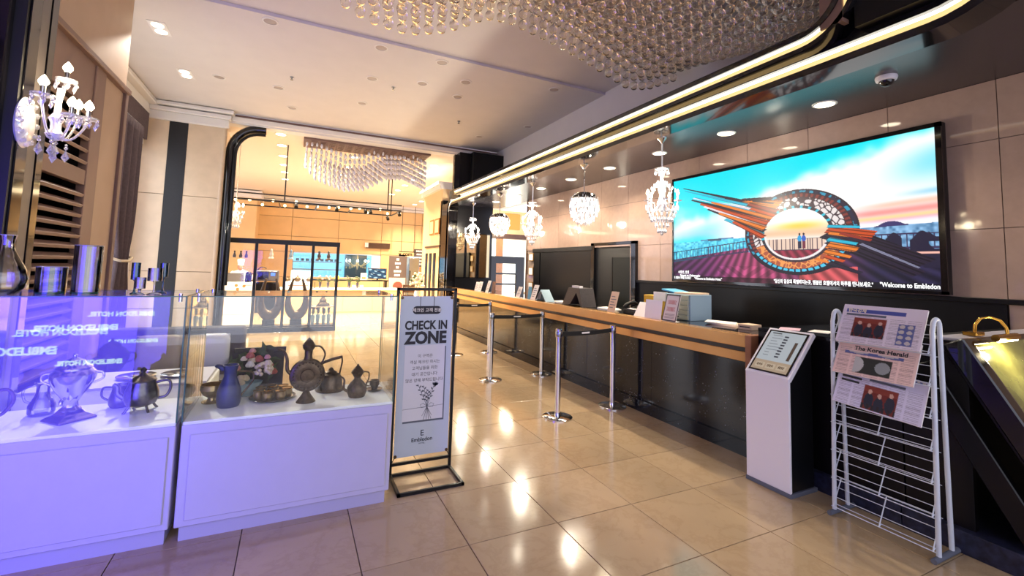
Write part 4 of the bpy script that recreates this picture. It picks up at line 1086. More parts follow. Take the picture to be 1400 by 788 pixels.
# squat kettle
x, y = .30, 3.612
t = vessel('old_kettle', 'squat bronze kettle with a swing handle and wooden grip', x, y, [(.10, 0), (.105, .008), (.095, .016), (.085, .03), (.082, .08), (.065, .115), (.035, .13)], 'bronze', [(.04, .126), (.042, .134), (.02, .145), (.014, .158), (.003, .165)], cat='kettle')
handle(t, [(x-.06, y, ZB+.11), (x-.07, y, ZB+.20), (x-.06, y, ZB+.21)], .006, 'bronze')
handle(t, [(x+.06, y, ZB+.11), (x+.075, y, ZB+.20), (x+.07, y, ZB+.235)], .006, 'bronze')
obj('grip', MB().tube([(x-.065, y, ZB+.20), (x, y, ZB+.222), (x+.075, y, ZB+.238)], .011, 10), 'wood_dark', t, smooth=60)
handle(t, [(x-.07, y-.03, ZB+.05), (x-.10, y-.06, ZB+.08), (x-.11, y-.075, ZB+.12)], (.016, .008), 'bronze', 'spout')
# small ewer
x, y = .46, 3.385
t = vessel('small_ewer', 'small bronze ewer with a pointed lid and thin spout', x, y, [(.055, 0), (.058, .01), (.068, .035), (.066, .065), (.045, .10), (.026, .118), (.022, .13), (.034, .150), (.043, .165)], 'bronze', [(.043, .163), (.044, .17), (.022, .20), (.010, .212), (.004, .225)], cat='ewer')
handle(t, [(x+.04, y, ZB+.168), (x+.075, y, ZB+.16), (x+.078, y, ZB+.12), (x+.062, y, ZB+.075)], .005, 'bronze')
handle(t, [(x-.06, y, ZB+.04), (x-.088, y, ZB+.06), (x-.088, y, ZB+.12), (x-.11, y, ZB+.145)], (.011, .005), 'bronze', 'spout')
# cup and saucer
x, y = .60, 3.50
t = vessel('cup_and_saucer', 'small dark metal cup with saucer at the glass corner by the sign', x, y, [(.03, 0), (.05, .006), (.058, .014), (.05, .012), (.02, .01), (.022, .02), (.036, .045), (.035, .075), (.032, .075), (.002, .03)], 'bronze', cat='cup')
handle(t, [(x-.033, y, ZB+.065), (x-.06, y, ZB+.06), (x-.055, y, ZB+.04), (x-.034, y, ZB+.035)], .004, 'bronze')
# flower arrangement in a pale bowl
x, y = -.245, 3.645
t = thing('flower_arrangement', 'arrangement of pink and cream roses with leaves in a pale bowl', 'flowers', (x, y, ZB))
obj('bowl', MB().lathe([(.05, 0), (.06, .004), (.04, .015), (.08, .05), (.10, .095), (.095, .095), (.07, .05), (.002, .03)], (x, y, ZB), 24, sy=.62), 'bowl_teal', t, smooth=40)
rr = random.Random(5)
def rose(cx_, cy_, cz_, s, mat):
    mb = MB()
    for ring_, (np_, rad, h_) in enumerate(((7, .95, .35), (6, .68, .62), (4, .40, .8))):
        for k in range(np_):
            a = 2*PI*k/np_+ring_*.5
            c_ = Vector((cx_+math.cos(a)*s*rad*.55, cy_+math.sin(a)*s*rad*.4, cz_+s*(h_-.6)))
            mb.sphere(c_, s*.46, 8, 5, (1, .8, 1.0))
    return obj('rose', mb, mat, t, smooth=60)
for k in range(15):
    a = rr.uniform(0, 2*PI); q = math.sqrt(rr.random())
    px_ = x+.05+q*math.cos(a)*.14; pz_ = ZB+.20+q*math.sin(a)*.12
    rose(px_, y-.05+rr.uniform(-.02, .03), pz_, rr.uniform(.022, .034), rr.choice(['petal_pink', 'petal_cream', 'petal_red', 'petal_white', 'petal_pink', 'petal_cream']))
hyd = MB()
for k in range(46):
    a, b_ = rr.uniform(0, 2*PI), rr.uniform(-.3, PI/2); hyd.sphere((x+.10+.055*math.cos(a)*math.cos(b_), y-.06+.045*math.sin(a)*math.cos(b_), ZB+.17+.055*math.sin(b_)), .014, 6, 4)
obj('hydrangea', hyd, 'petal_cream', t, smooth=60)
for k in range(26):
    a = rr.uniform(0, 2*PI); q = rr.uniform(.5, 1.1); c_ = Vector((x+.055+q*math.cos(a)*.145, y-.01, ZB+.225+q*math.sin(a)*.115)); d_ = Vector((rr.uniform(-1, 1), rr.uniform(-.3, .3), rr.uniform(-.6, 1))).normalized()
    sd_ = d_.cross(Vector((0, -1, .2))).normalized()
    obj('leaf', MB().add([c_-d_*.045, c_+sd_*.016, c_+d_*.05, c_-sd_*.016, c_+Vector((0, -.005, 0))], [(0, 1, 4), (1, 2, 4), (2, 3, 4), (3, 0, 4)]), 'leaf', t)
# dark flat block behind the flowers, standing in for a seat back further off
tb_ = thing('dark_seat_block', 'dark flat block standing in for a seat back behind the flowers', 'box', (-.19, 3.71, ZB))
obj('body', MB().box(-.33, 3.712, ZB, -.02, 3.730, ZB+.30), 'charcoal', tb_, bevel=.004)
obj('lid', MB().box(-.34, 3.708, ZB+.28, -.01, 3.731, ZB+.315), 'charcoal', tb_, bevel=.004)

# ------------------------------------------------------------------ glassware on the showcase top
ZG = 1.392
def glass_vessel(name, label, x, y, prof, mat, cat='vase', wall=.004):
    t = thing(name, label, cat, (x, y, ZG))
    inner = [(max(r-wall, .001), h) for r, h in reversed(prof[1:])]
    base = [(max(prof[0][0]-wall, .001), prof[0][1]+.012), (.001, prof[0][1]+.012)]
    obj('wall', MB().lathe(prof+inner+base, (x, y, ZG), 32), mat, t, smooth=35)
    obj('base', MB().lathe([(prof[0][0]*.97, .001), (prof[0][0]*.97, .011), (.001, .011)], (x, y, ZG), 32), 'glass_edge' if mat == 'vase_glass' else mat, t, smooth=35)
    obj('rim', MB().lathe([(prof[-1][0]+.002, prof[-1][1]-.003), (prof[-1][0], prof[-1][1]+.002), (prof[-1][0]-wall-.002, prof[-1][1]), (prof[-1][0]-wall, prof[-1][1]-.003)], (x, y, ZG), 32), 'crystal', t, smooth=60)
    return t
glass_vessel('carafe', 'rounded clear glass carafe with a narrow neck on the showcase top', -1.385, 3.30, [(.055, 0), (.085, .03), (.095, .08), (.085, .13), (.055, .19), (.032, .24), (.028, .28), (.036, .315)], 'clear_vase', 'carafe')
glass_vessel('low_vase', 'low wide glass cylinder vase on the showcase top', -1.21, 3.345, [(.064, 0), (.065, .05), (.065, .15)], 'vase_glass')
glass_vessel('tall_vase', 'tall wide glass cylinder vase on the showcase top', -1.062, 3.35, [(.062, 0), (.063, .1), (.063, .275)], 'vase_glass')
def goblet(label, x, y, r, h0, h1, mat):
    t = thing('goblet', label, 'goblet', (x, y, ZG))
    obj('foot', MB().lathe([(r*1.0, 0), (r*.95, .004), (.008, .012), (.005, .03), (.005, h0-.012), (.012, h0)], (x, y, ZG), 20), mat, t, smooth=50)
    obj('bowl', MB().lathe([(.004, h0-.004), (r, h0), (r, h1), (r-.003, h1), (r-.003, h0+.006), (.003, h0+.004)], (x, y, ZG), 24), mat, t, smooth=35)
goblet('tall dark teal cylinder goblet nearest the tall vase', -.835, 3.33, .022, .085, .185, 'goblet_blue')
goblet('short silvery goblet, lowest of the four on the showcase top', -.80, 3.29, .028, .035, .10, 'goblet_grey')
goblet('silvery goblet with a wide cup on the showcase top', -.735, 3.30, .036, .08, .155, 'goblet_grey')
goblet('tall dark teal goblet behind the wide silvery one', -.715, 3.40, .022, .10, .185, 'goblet_blue')

# ------------------------------------------------------------------ check-in sign
sx0, sx1, sgy = .755, 1.225, 3.545
sg = thing('check_in_sign', 'black metal stand with a pale hanging banner reading check in zone', 'sign', ((sx0+sx1)/2, sgy, 0))
def bar(a, b_, r=.011, name='frame_bar'):
    a, b_ = Vector(a), Vector(b_); lo = Vector(map(min, a, b_))-Vector((r, r, r)); hi = Vector(map(max, a, b_))+Vector((r, r, r))
    return obj(name, MB().box(*lo, *hi), 'black_satin', sg, bevel=.002)
bar((sx0, sgy, .011), (sx0, sgy, 1.42)); bar((sx1, sgy, .011), (sx1, sgy, 1.42)); bar((sx0, sgy, 1.42), (sx1, sgy, 1.42)); bar((sx0, sgy, .09), (sx1, sgy, .09))
bar((sx0, 3.23, .011), (sx1, 3.23, .011), name='foot_bar'); bar((sx0, sgy, .011), (sx1, sgy, .011), name='foot_bar')
bar((sx0, 3.23, .011), (sx0, sgy, .011), name='foot_bar'); bar((sx1, 3.23, .011), (sx1, sgy, .011), name='foot_bar')
bx0, bx1, bz0, bz1 = .775, 1.205, .135, 1.365
bn = obj('banner', MB().box(bx0, sgy-.004, bz0, bx1, sgy, bz1), 'banner', sg)
for px_, pz_, ex, ez in ((bx0+.012, bz1-.012, sx0, 1.42), (bx1-.012, bz1-.012, sx1, 1.42), (bx0+.012, bz0+.012, sx0, .09), (bx1-.012, bz0+.012, sx1, .09)):
    obj('eyelet', MB().cyl((px_, sgy-.010, pz_), (px_, sgy+.002, pz_), .012, n=14), 'bronze', sg, smooth=40)
    obj('tie', MB().tube([(px_, sgy-.006, pz_), (ex, sgy-.006, ez)], .003, 6), 'black_satin', sg)
cy_ = sgy-.0055; cx_ = (bx0+bx1)/2
pill = []
for i in range(9): a = PI/2+PI*i/8; pill.append((cx_-.085+.032*math.cos(a), 1.255+.032*math.sin(a)))
for i in range(9): a = -PI/2+PI*i/8; pill.append((cx_+.085+.032*math.cos(a), 1.255+.032*math.sin(a)))
obj('pill', MB().prism(pill, 'Y', cy_, cy_+.002), 'ink', bn)
obj('hanger_lines', MB().box(cx_-.058, cy_, 1.287, cx_-.054, cy_+.002, bz1).box(cx_+.054, cy_, 1.287, cx_+.058, cy_+.002, bz1), 'ink', bn)
obj('inset_card', MB().box(bx0+.05, cy_, .40, bx1-.055, cy_+.002, .98), 'inset', bn)
obj('inset_shadow', MB().box(bx0+.056, cy_+.0005, .386, bx1-.045, cy_+.0018, .965), 'ink_grey', bn)
RX, UZ = (1, 0, 0), (0, 0, 1)
def st(s, z, size, mat='ink', **k): text(s, size, mat, bn, (cx_, cy_-.0012, z), RX, UZ, 'CENTER', **k)
st('체크인 고객 전용', 1.243, .034, 'paper', bold=.0006)
st('CHECK IN', 1.105, .094, bold=.0035, sx=.80)
st('ZONE', .995, .128, bold=.006, sx=.95)
for i, s_ in enumerate(('이 구역은', '객실 체크인 하시는', '고객님들을 위한', '대기 공간입니다', '많은 양해 부탁드립니다')): st(s_, .885-i*.047, .031)
st('E', .282, .062); st('Embledon', .240, .042, bold=.0006); st('HOTEL', .219, .016)
# line drawing of a tied sprig
fl_ = MB()
bx_, bz_ = cx_+.03, .50
def leaf2(px_, pz_, ang, L, wd):
    d_ = Vector((math.sin(ang), 0, math.cos(ang))); s_ = Vector((d_.z, 0, -d_.x)); c_ = Vector((px_, cy_-.002, pz_))
    fl_.add([c_, c_+d_*L*.5+s_*wd, c_+d_*L, c_+d_*L*.5-s_*wd], [(0, 1, 2, 3)])
for a, L in ((-.42, .20), (-.20, .17), (.05, .13), (.30, .19)):
    e_ = (bx_+math.sin(a)*L, bz_+math.cos(a)*L); s_ = (bx_-math.sin(a)*.09, bz_-.10)
    fl_.tube([(s_[0], cy_-.002, s_[1]), (bx_, cy_-.002, bz_), (e_[0], cy_-.002, e_[1])], .0014, 5)
    for k in range(7):
        f_ = .30+.10*k; px_, pz_ = bx_+math.sin(a)*L*f_, bz_+math.cos(a)*L*f_
        leaf2(px_, pz_, a+(.8 if k % 2 else -.8), .026, .0055)
for sgn in (-1, 1):
    fl_.tube([(bx_, cy_-.002, bz_), (bx_+sgn*.03, cy_-.002, bz_+.028), (bx_+sgn*.055, cy_-.002, bz_+.018), (bx_+sgn*.045, cy_-.002, bz_-.004), (bx_, cy_-.002, bz_)], .0013, 5)
    fl_.tube([(bx_, cy_-.002, bz_), (bx_+sgn*.04, cy_-.002, bz_-.07)], .0012, 5)
fl_.tube([(bx0+.05, cy_-.002, bz_-.008), (bx1-.055, cy_-.002, bz_+.006)], .0012, 5)
for k in range(7): leaf2(bx_+.062, bz_+.155, -.9+k*.3, .034, .007)
obj('sprig_drawing', fl_, 'ink_grey', bn)
# ------------------------------------------------------------------ crystal pendants over the counter
def flame(mb, c, r, h): return mb.lathe([(r*.5, 0), (r, h*.35), (r*.75, h*.6), (r*.25, h*.9), (.001, h)], c, 8)
def strings(mb, c, r0, z0, r1, z1, n, m, w, h, rng):
    for i in range(n):
        a = 2*PI*i/n
        for k in range(m):
            s = k/max(1, m-1); r = r0+(r1-r0)*s; z = z0+(z1-z0)*s
            mb.drop((c[0]+r*math.cos(a), c[1]+r*math.sin(a), c[2]+z), w, h)
def pendant_candle(x, y, label):
    z = ZS; c = (x, y, z); rng = random.Random(3)
    t = thing('crystal_chandelier', label, 'chandelier', c, 'crystal pendants over the counter')
    obj('canopy', MB().lathe([(.065, 0), (.062, -.012), (.03, -.045), (.012, -.07)], c, 20), 'chrome', t, smooth=40)
    ch = MB()
    for k in range(12): ch.lathe([(.009, -.075-k*.028), (.012, -.089-k*.028), (.009, -.101-k*.028)], c, 8)
    obj('chain', ch, 'crystal_bright', t, smooth=40)
    obj('stem', MB().lathe([(.02, -.42), (.045, -.44), (.03, -.48), (.02, -.53), (.035, -.58), (.055, -.63), (.04, -.70), (.02, -.74), (.04, -.80), (.07, -.86), (.04, -.90), (.02, -.95), (.015, -1.0)], c, 16), 'crystal_bright', t, smooth=50)
    obj('crown_dish', MB().lathe([(.02, -.43), (.085, -.41), (.088, -.40), (.02, -.42)], c, 20), 'crystal', t, smooth=50)
    for k in range(5):
        a = 2*PI*k/5+.3; dx, dy = math.cos(a), math.sin(a)
        P = [(x+dx*r, y+dy*r, z+h) for r, h in ((.03, -.86), (.08, -.93), (.14, -.94), (.185, -.88), (.19, -.82))]
        ar = obj('arm', MB().tube(P, .009, 8), 'crystal_bright', t, smooth=60)
        e = (x+dx*.19, y+dy*.19, z-.82)
        obj('candle', MB().lathe([(.045, -.005), (.05, .005), (.014, .006), (.012, .07)], e, 12), 'crystal_bright', ar, smooth=50)
        obj('bulb', flame(MB(), (e[0], e[1], e[2]+.07), .018, .075), 'bulb', ar, smooth=60)
    d = MB()
    strings(d, c, .085, -.42, .085, -.42, 10, 1, .012, .06, rng)
    strings(d, c, .06, -.55, .16, -.66, 8, 4, .012, .05, rng)
    strings(d, c, .195, -.86, .195, -.86, 20, 1, .013, .08, rng)
    strings(d, c, .17, -.92, .13, -1.02, 16, 3, .013, .07, rng)
    strings(d, c, .11, -1.02, .05, -1.16, 12, 3, .013, .07, rng)
    strings(d, c, .02, -1.16, .01, -1.19, 4, 2, .016, .07, rng)
    q = obj('crystal_drops', d, 'crystal_bright', t); q['kind'] = 'stuff'
    lamp('chandelier_lamp', 'POINT', (x-.13, y-.04, z-.70), 60, (1, .89, .70), t, .06)
    return t
def pendant_dome(x, y, label):
    z = ZS; c = (x, y, z)
    t = thing('crystal_chandelier', label, 'chandelier', c, 'crystal pendants over the counter')
    obj('canopy', MB().lathe([(.075, 0), (.07, -.012), (.03, -.05), (.012, -.07)], c, 20), 'chrome', t, smooth=40)
    obj('rod', MB().cyl((x, y, z-.07), (x, y, z-.46), .009, n=10), 'chrome', t, smooth=40)
    obj('dome_frame', MB().lathe([(.02, -.45), (.10, -.46), (.18, -.50), (.215, -.56), (.215, -.57), (.17, -.51), (.02, -.47)], c, 24), 'chrome', t, smooth=50)
    rng = random.Random(9); d = MB()
    for zz, r, n, h in ((-.46, .10, 16, .10), (-.48, .17, 22, .12), (-.52, .21, 28, .13), (-.58, .23, 28, .14), (-.66, .225, 28, .13), (-.74, .20, 26, .12), (-.82, .17, 22, .11), (-.88, .12, 16, .10), (-.90, .05, 8, .10)):
        for i in range(n):
            a = 2*PI*i/n+rng.random()*.2; rr_ = r*(1+rng.uniform(-.08, .08))
            d.drop((x+rr_*math.cos(a), y+rr_*math.sin(a), z+zz+rng.uniform(-.02, .02)), .019, h)
    q = obj('crystal_leaves', d, 'crystal_bright', t); q['kind'] = 'stuff'
    for k in range(4):
        a = 2*PI*k/4; obj('bulb', MB().sphere((x+.09*math.cos(a), y+.09*math.sin(a), z-.64), .035, 12, 8), 'bulb', t, smooth=60)
    lamp('chandelier_lamp', 'POINT', (x-.16, y, z-.70), 40, (1, .88, .70), t, .06)
    return t
pendant_candle(4.17, 4.25, 'tall crystal candle chandelier hanging at the corner of the video screen')
pendant_dome(4.21, 6.0, 'crystal dome pendant before the open black doorway')
pendant_candle(4.24, 7.80, 'tall crystal candle chandelier before the closed black office panels')
pendant_dome(4.27, 9.45, 'crystal dome pendant before the glazed door of the far hall')
pendant_candle(4.30, 11.25, 'tall crystal candle chandelier before the mirrors of the end wall')

# ------------------------------------------------------------------ crystal wall lamp on the dark column
wl_ = thing('crystal_wall_lamp', 'crystal wall lamp with five candle bulbs on the dark column', 'wall lamp', (-1.72, 4.1, 2.5))
W = Vector((-1.72, 4.16, 2.5))
obj('back_plate', MB().lathe([(.02, 0), (.09, .01), (.115, .03), (.115, .04), (.06, .055), (.02, .06)], (0, 0, 0), 24), 'crystal_bright', None, smooth=40) if False else None
pb = MB(); rings = []
for r_, d_ in ((.13, 0), (.14, .012), (.12, .03), (.07, .045), (.01, .05)):
    rings.append([(W.x+d_, W.y-.05+r_*.85*math.cos(2*PI*i/24), W.z+r_*1.25*math.sin(2*PI*i/24)) for i in range(24)])
pb.ring_loft(rings); bp_ = obj('back_plate', pb, 'crystal_bright', wl_, smooth=40)
for k in range(12):
    a = 2*PI*k/12; obj('rosette', MB().sphere((W.x+.03, W.y-.05+.10*math.cos(a), W.z+.145*math.sin(a)), .022, 8, 6), 'crystal', bp_, smooth=40)
hub = W+Vector((.16, -.02, .0))
obj('hub', MB().lathe([(.01, -.10), (.04, -.08), (.055, -.05), (.03, -.02), (.03, .03), (.045, .06), (.02, .10), (.014, .28)], hub, 16), 'crystal_bright', wl_, smooth=50)
tips = [(-.02, -.17, .10), (.11, -.10, -.0), (.16, .02, .02), (.06, .14, .05), (.02, .03, .28)]
for k, (dx, dy, dz) in enumerate(tips):
    e = hub+Vector((dx, dy, dz+.06))
    if k < 4:
        P = [tuple(hub+Vector((dx*s, dy*s, -.05-.05*math.sin(PI*s)+(dz+.08)*s*s))) for s in [i/8 for i in range(9)]]
    else: P = [tuple(hub+Vector((dx*s, dy*s, .1+(dz-.06)*s))) for s in (0, .5, 1)]
    ar = obj('arm', MB().tube(P, .008, 8), 'crystal', wl_, smooth=60)
    obj('drip_dish', MB().lathe([(.012, -.01), (.055, .006), (.062, .018), (.055, .014), (.012, .0)], e, 14), 'crystal', ar, smooth=30)
    obj('candle', MB().lathe([(.014, 0), (.014, .075), (.001, .075)], e, 10), 'chrome', ar, smooth=40)
    obj('bulb', flame(MB(), (e.x, e.y, e.z+.075), .030, .075), 'bulb', ar, smooth=60)
    for j in range(6):
        a = 2*PI*j/6; p = (e.x+.057*math.cos(a), e.y+.057*math.sin(a), e.z+.008)
        obj('crystal_drop', MB().drop(p, .013, .075 if j % 2 else .055).sphere((p[0], p[1], p[2]-.002), .008, 6, 4), 'crystal', ar)
for j, (dy, dz, L) in enumerate(((-.10, -.13, .13), (.0, -.15, .15), (.07, -.14, .13), (.13, -.10, .12), (-.04, -.12, .13))):
    p = hub+Vector((.04*((j % 3)-1), dy, dz))
    obj('pendant', MB().drop(p, .024, L*.72).sphere((p.x, p.y, p.z+.01), .012, 8, 5).sphere((p.x, p.y, p.z+.032), .009, 8, 5), 'crystal', wl_)
lamp('wall_lamp_light', 'POINT', tuple(hub+Vector((.05, -.05, .22))), 6, (1, .82, .55), wl_, .08)

# ------------------------------------------------------------------ ball chandelier under the main ceiling
bc = thing('ball_chandelier', 'wave-shaped chandelier of many clear glass balls under the main ceiling', 'chandelier', (2.3, 3.2, ZC))
obj('mirror_plate', MB().box(.15, 2.0, ZC-.0, 4.3, 4.15, ZC+.06), 'mirror_plate', bc, bevel=.004)
ball = bpy.data.meshes.new('glass_ball'); bmx = bmesh.new(); bmesh.ops.create_icosphere(bmx, subdivisions=3, radius=.047)
for v_ in bmx.verts:
    if v_.co.z < -.034: v_.co.z -= .010
bmx.to_mesh(ball); bmx.free(); ball.polygons.foreach_set('use_smooth', [True]*len(ball.polygons)); ball.materials.append(M['ball_glass'])
wx = [.2, .32, .51, .84, 1.19, 1.62, 1.88, 2.41, 2.79, 3.45, 3.75, 4.16, 4.4]; wz = [3.95, 3.875, 3.81, 3.78, 3.885, 4.13, 4.15, 4.05, 3.95, 3.74, 3.80, 3.99, 4.1]
places = []
rng = random.Random(21)
wires = MB()
X = .28; i = 0
while X < 4.2:
    Yy = 4.05; j = 0
    while Yy > 2.1:
        xx = X+(.08 if j % 2 else 0)
        zb = float(np.interp(xx, wx, wz))+.16*math.sin((4.05-Yy)*2.0+xx*.4)*(.9 if Yy < 3.9 else .4)+.05*(4.05-Yy)
        zb = min(zb, 4.40)
        nb = 3
        for k in range(nb):
            zz = zb+k*.115
            if zz < ZC-.06: places.append((xx, Yy, zz))
        wires.tube([(xx, Yy, zb), (xx, Yy, ZC)], .0012, 3)
        Yy -= .17; j += 1
    X += .125; i += 1
obj('wires', wires, 'steel', bc)['kind'] = 'stuff'
places.sort(key=lambda p: -(p[1]*1.0-p[2]*1.2))
for p in places[:300]: inst('glass_ball', ball, p, bc)
low_ball = bmesh.new(); bmesh.ops.create_icosphere(low_ball, subdivisions=2, radius=.046)
bv = np.array([v_.co[:] for v_ in low_ball.verts]); bfc = np.array([[v_.index for v_ in f.verts] for f in low_ball.faces]); low_ball.free()
rest = places[300:]
if rest:
    pr = np.array(rest); V_ = (pr[:, None]-np.array([2.3, 3.2, ZC])+bv[None]).reshape(-1, 3); F_ = (np.arange(len(rest))[:, None, None]*len(bv)+bfc[None]).reshape(-1, 3)
    me = bpy.data.meshes.new('glass_balls'); me.from_pydata(V_.tolist(), [], F_.tolist()); me.polygons.foreach_set('use_smooth', [True]*len(me.polygons)); me.materials.append(M['ball_glass'])
    o = bpy.data.objects.new('glass_balls', me); link(o); o.parent = bc; o['kind'] = 'stuff'

# second ball chandelier in the cafe
fc = thing('cafe_ball_chandelier', 'wave-shaped curtain of glass balls under a pierced plate in the cafe', 'chandelier', (1.4, 11.2, 4.42))
obj('pierced_plate', MB().box(.05, 10.82, 4.36, 2.95, 11.62, 4.42), 'pink_panel', fc)
sl_ = MB()
for a in range(14):
    for b_ in range(5): sl_.box(.2+a*.2, 10.88+b_*.15, 4.352, .32+a*.2, 10.93+b_*.15, 4.362)
obj('plate_slots', sl_, 'pink_dark', fc)['kind'] = 'stuff'
small = bpy.data.meshes.new('glass_ball_small'); bmx = bmesh.new(); bmesh.ops.create_icosphere(bmx, subdivisions=2, radius=.042); bmx.to_mesh(small); bmx.free(); small.polygons.foreach_set('use_smooth', [True]*len(small.polygons)); small.materials.append(M['crystal_bright'])
fp = []; wires = MB()
for a in range(27):
    xx = .12+a*.105; base = 3.42+.30*ss(9, 17, np.array(float(a)))*1.0
    base = float(np.interp(a, [0, 2, 8, 12, 17, 21, 26], [3.75, 3.50, 3.30, 3.36, 3.68, 3.72, 3.52]))
    for b_ in range(5):
        yy = 10.90+b_*.16; zb = base+.05*b_
        wires.tube([(xx, yy, zb), (xx, yy, 4.36)], .002, 3)
        for k in range(7 if b_ < 2 else 4):
            if zb+k*.13 < 4.30: fp.append((b_, k, xx, yy, zb+k*.13))
obj('wires', wires, 'steel', fc)['kind'] = 'stuff'
fp.sort()
for p in fp[:300]: inst('glass_ball', small, p[2:], fc, scale=(.62, .62, 1.25))
rest = fp[300:]; pr = np.array([p[2:] for p in rest]); low_b = bv*np.array([.65, .65, 1.3])
V_ = (pr[:, None]-np.array([1.4, 11.2, 4.42])+low_b[None]).reshape(-1, 3); F_ = (np.arange(len(rest))[:, None, None]*len(bv)+bfc[None]).reshape(-1, 3)
me = bpy.data.meshes.new('glass_balls'); me.from_pydata(V_.tolist(), [], F_.tolist()); me.materials.append(M['crystal_bright'])
o = bpy.data.objects.new('glass_balls', me); link(o); o.parent = fc; o['kind'] = 'stuff'

# ------------------------------------------------------------------ hanging light rack in the cafe
tr = thing('light_rack', 'hanging black rectangular rack with festoon bulbs and spotlights in the cafe', 'light rack', (.45, 11.6, 4.42))
fx0, fx1, fy0, fy1, fz = -1.4, 2.5, 11.9, 13.2, 3.04
for a, c in (((fx0, fy0), (fx1, fy0)), ((fx0, fy1), (fx1, fy1)), ((fx0, fy0), (fx0, fy1)), ((fx1, fy0), (fx1, fy1)), ((.45, fy0), (.45, fy1)), ((-.4, fy0), (-.4, fy1)), ((1.3, fy0), (1.3, fy1))):
    for zz in (fz, fz+.14) if a[1] == c[1] else (fz,):
        obj('rail', MB().box(min(a[0], c[0])-.015, min(a[1], c[1])-.015, zz-.015, max(a[0], c[0])+.015, max(a[1], c[1])+.015, zz+.015), 'black_satin', tr)
for x, y in ((-.28, fy0), (2.15, fy0), (2.48, fy1)): obj('hanger', MB().cyl((x, y, fz), (x, y, 4.42), .015, n=8), 'black_satin', tr, smooth=40)
for k in range(15):
    x = fx0+.1+k*.255; y = fy0+.15+(k*7 % 5)*.17
    b_ = obj('festoon_bulb', MB().sphere((x, y, fz-.02+.06*(k % 2)), .032, 10, 6), 'festoon', tr, smooth=60)
for x, y in ((-.02, fy0), (.9, fy0), (1.6, fy0), (1.72, fy0), (2.46, fy0), (2.4, fy1)):
    obj('spot_head', MB().cyl((x, y-.05, fz-.12), (x, y+.05, fz-.05), .045, n=12), 'black_satin', tr, smooth=40)
lamp('rack_light', 'AREA', (.5, 12.5, 2.9), 40, (1, .78, .45), tr, 3.0, size_y=1.0, aim=(.5, 12.5, 0))
# small crystal chandelier at the cafe entrance
x, y, z = -1.20, 11.3, 2.9
t = thing('small_chandelier', 'small crystal candle chandelier beside the black portal of the cafe', 'chandelier', (x, y, z))
obj('stem', MB().lathe([(.01, .0), (.03, -.1), (.02, -.2), (.05, -.3), (.08, -.42), (.03, -.5), (.005, -.55)], (x, y, z), 12), 'crystal_bright', t, smooth=50)
obj('hanger', MB().cyl((x, y, z), (x, y, 4.42), .008, n=8), 'chrome', t)
d = MB()
for k in range(40):
    a = 2*PI*k/10; d.drop((x+(.16-.03*(k//10))*math.cos(a), y+(.16-.03*(k//10))*math.sin(a), z-.2-.1*(k//10)), .02, .10)
obj('crystal_drops', d, 'crystal_bright', t)['kind'] = 'stuff'
for k in range(5):
    a = 2*PI*k/5; obj('bulb', flame(MB(), (x+.13*math.cos(a), y+.13*math.sin(a), z-.12), .02, .08), 'bulb', t, smooth=60)
# chandelier in the kitchen hatch
x, y, z = 2.75, 22.3, 2.0
t = thing('kitchen_chandelier', 'pale branched chandelier seen through the blue-lit kitchen hatch', 'chandelier', (x, y, z))
obj('rod', MB().cyl((x, y, z), (x, y, 2.62), .012, n=8), 'petal_cream', t)
obj('stem', MB().lathe([(.02, .05), (.04, -.1), (.03, -.3), (.08, -.4), (.05, -.55), (.01, -.68)], (x, y, z), 12), 'petal_cream', t, smooth=50)
for k in range(8):
    a = 2*PI*k/8; dx, dy = math.cos(a)*.5, math.sin(a)*.15
    ar = obj('arm', MB().tube([(x+dx*s, y+dy*s, z-.42-.12*math.sin(PI*s)+.12*s) for s in [i/6 for i in range(7)]], .018, 6), 'petal_cream', t, smooth=60)
    obj('bulb', flame(MB(), (x+dx, y+dy, z-.30), .03, .12), 'bulb', ar, smooth=60)
    dm_ = MB()
    for j in range(3): dm_.drop((x+dx*(.4+.3*j), y+dy*(.4+.3*j), z-.45-.03*j), .03, .13)
    obj('drops', dm_, 'petal_cream', ar)
# ------------------------------------------------------------------ cafe furniture
# black framed glass partition
YP = 11.6
pp = thing('glass_partition', 'black framed glass partition with a low shelf before the cafe counter', 'partition', (-.15, YP, 0))
obj('head', MB().box(-1.42, YP-.05, 2.0, 1.0, YP+.05, 2.11), 'black_satin', pp)
for x in (-1.36, -.77, -.165, .41, .965): obj('post', MB().box(x-.03, YP-.04, 0, x+.03, YP+.04, 2.0), 'black_satin', pp)
obj('sill', MB().box(-1.42, YP-.05, .0, 1.0, YP+.05, .10), 'black_satin', pp)
bs_ = thing('display_plinth', 'long low black plinth behind the glass partition carrying sculptures and vases', 'plinth', (-.2, YP+.4, 0))
obj('body', MB().box(-1.40, YP+.31, 0, .98, YP+.66, .08), 'black_matte', bs_)
obj('top', MB().box(-1.42, YP+.30, .08, 1.0, YP+.67, .10), 'black_satin', bs_, bevel=.004)
obj('mid_shelf', MB().box(.44, YP+.004, .55, .94, YP+.28, .57), 'cream_stone', pp)
obj('upper_shelf', MB().box(-1.33, YP+.004, 1.66, .94, YP+.14, 1.672), 'partition_glass', pp)
for a, c in ((-1.33, -.80), (-.74, -.195), (-.135, .38), (.44, .935)): obj('pane', MB().box(a, YP-.004, .12, c, YP+.004, 2.0), 'partition_glass', pp)
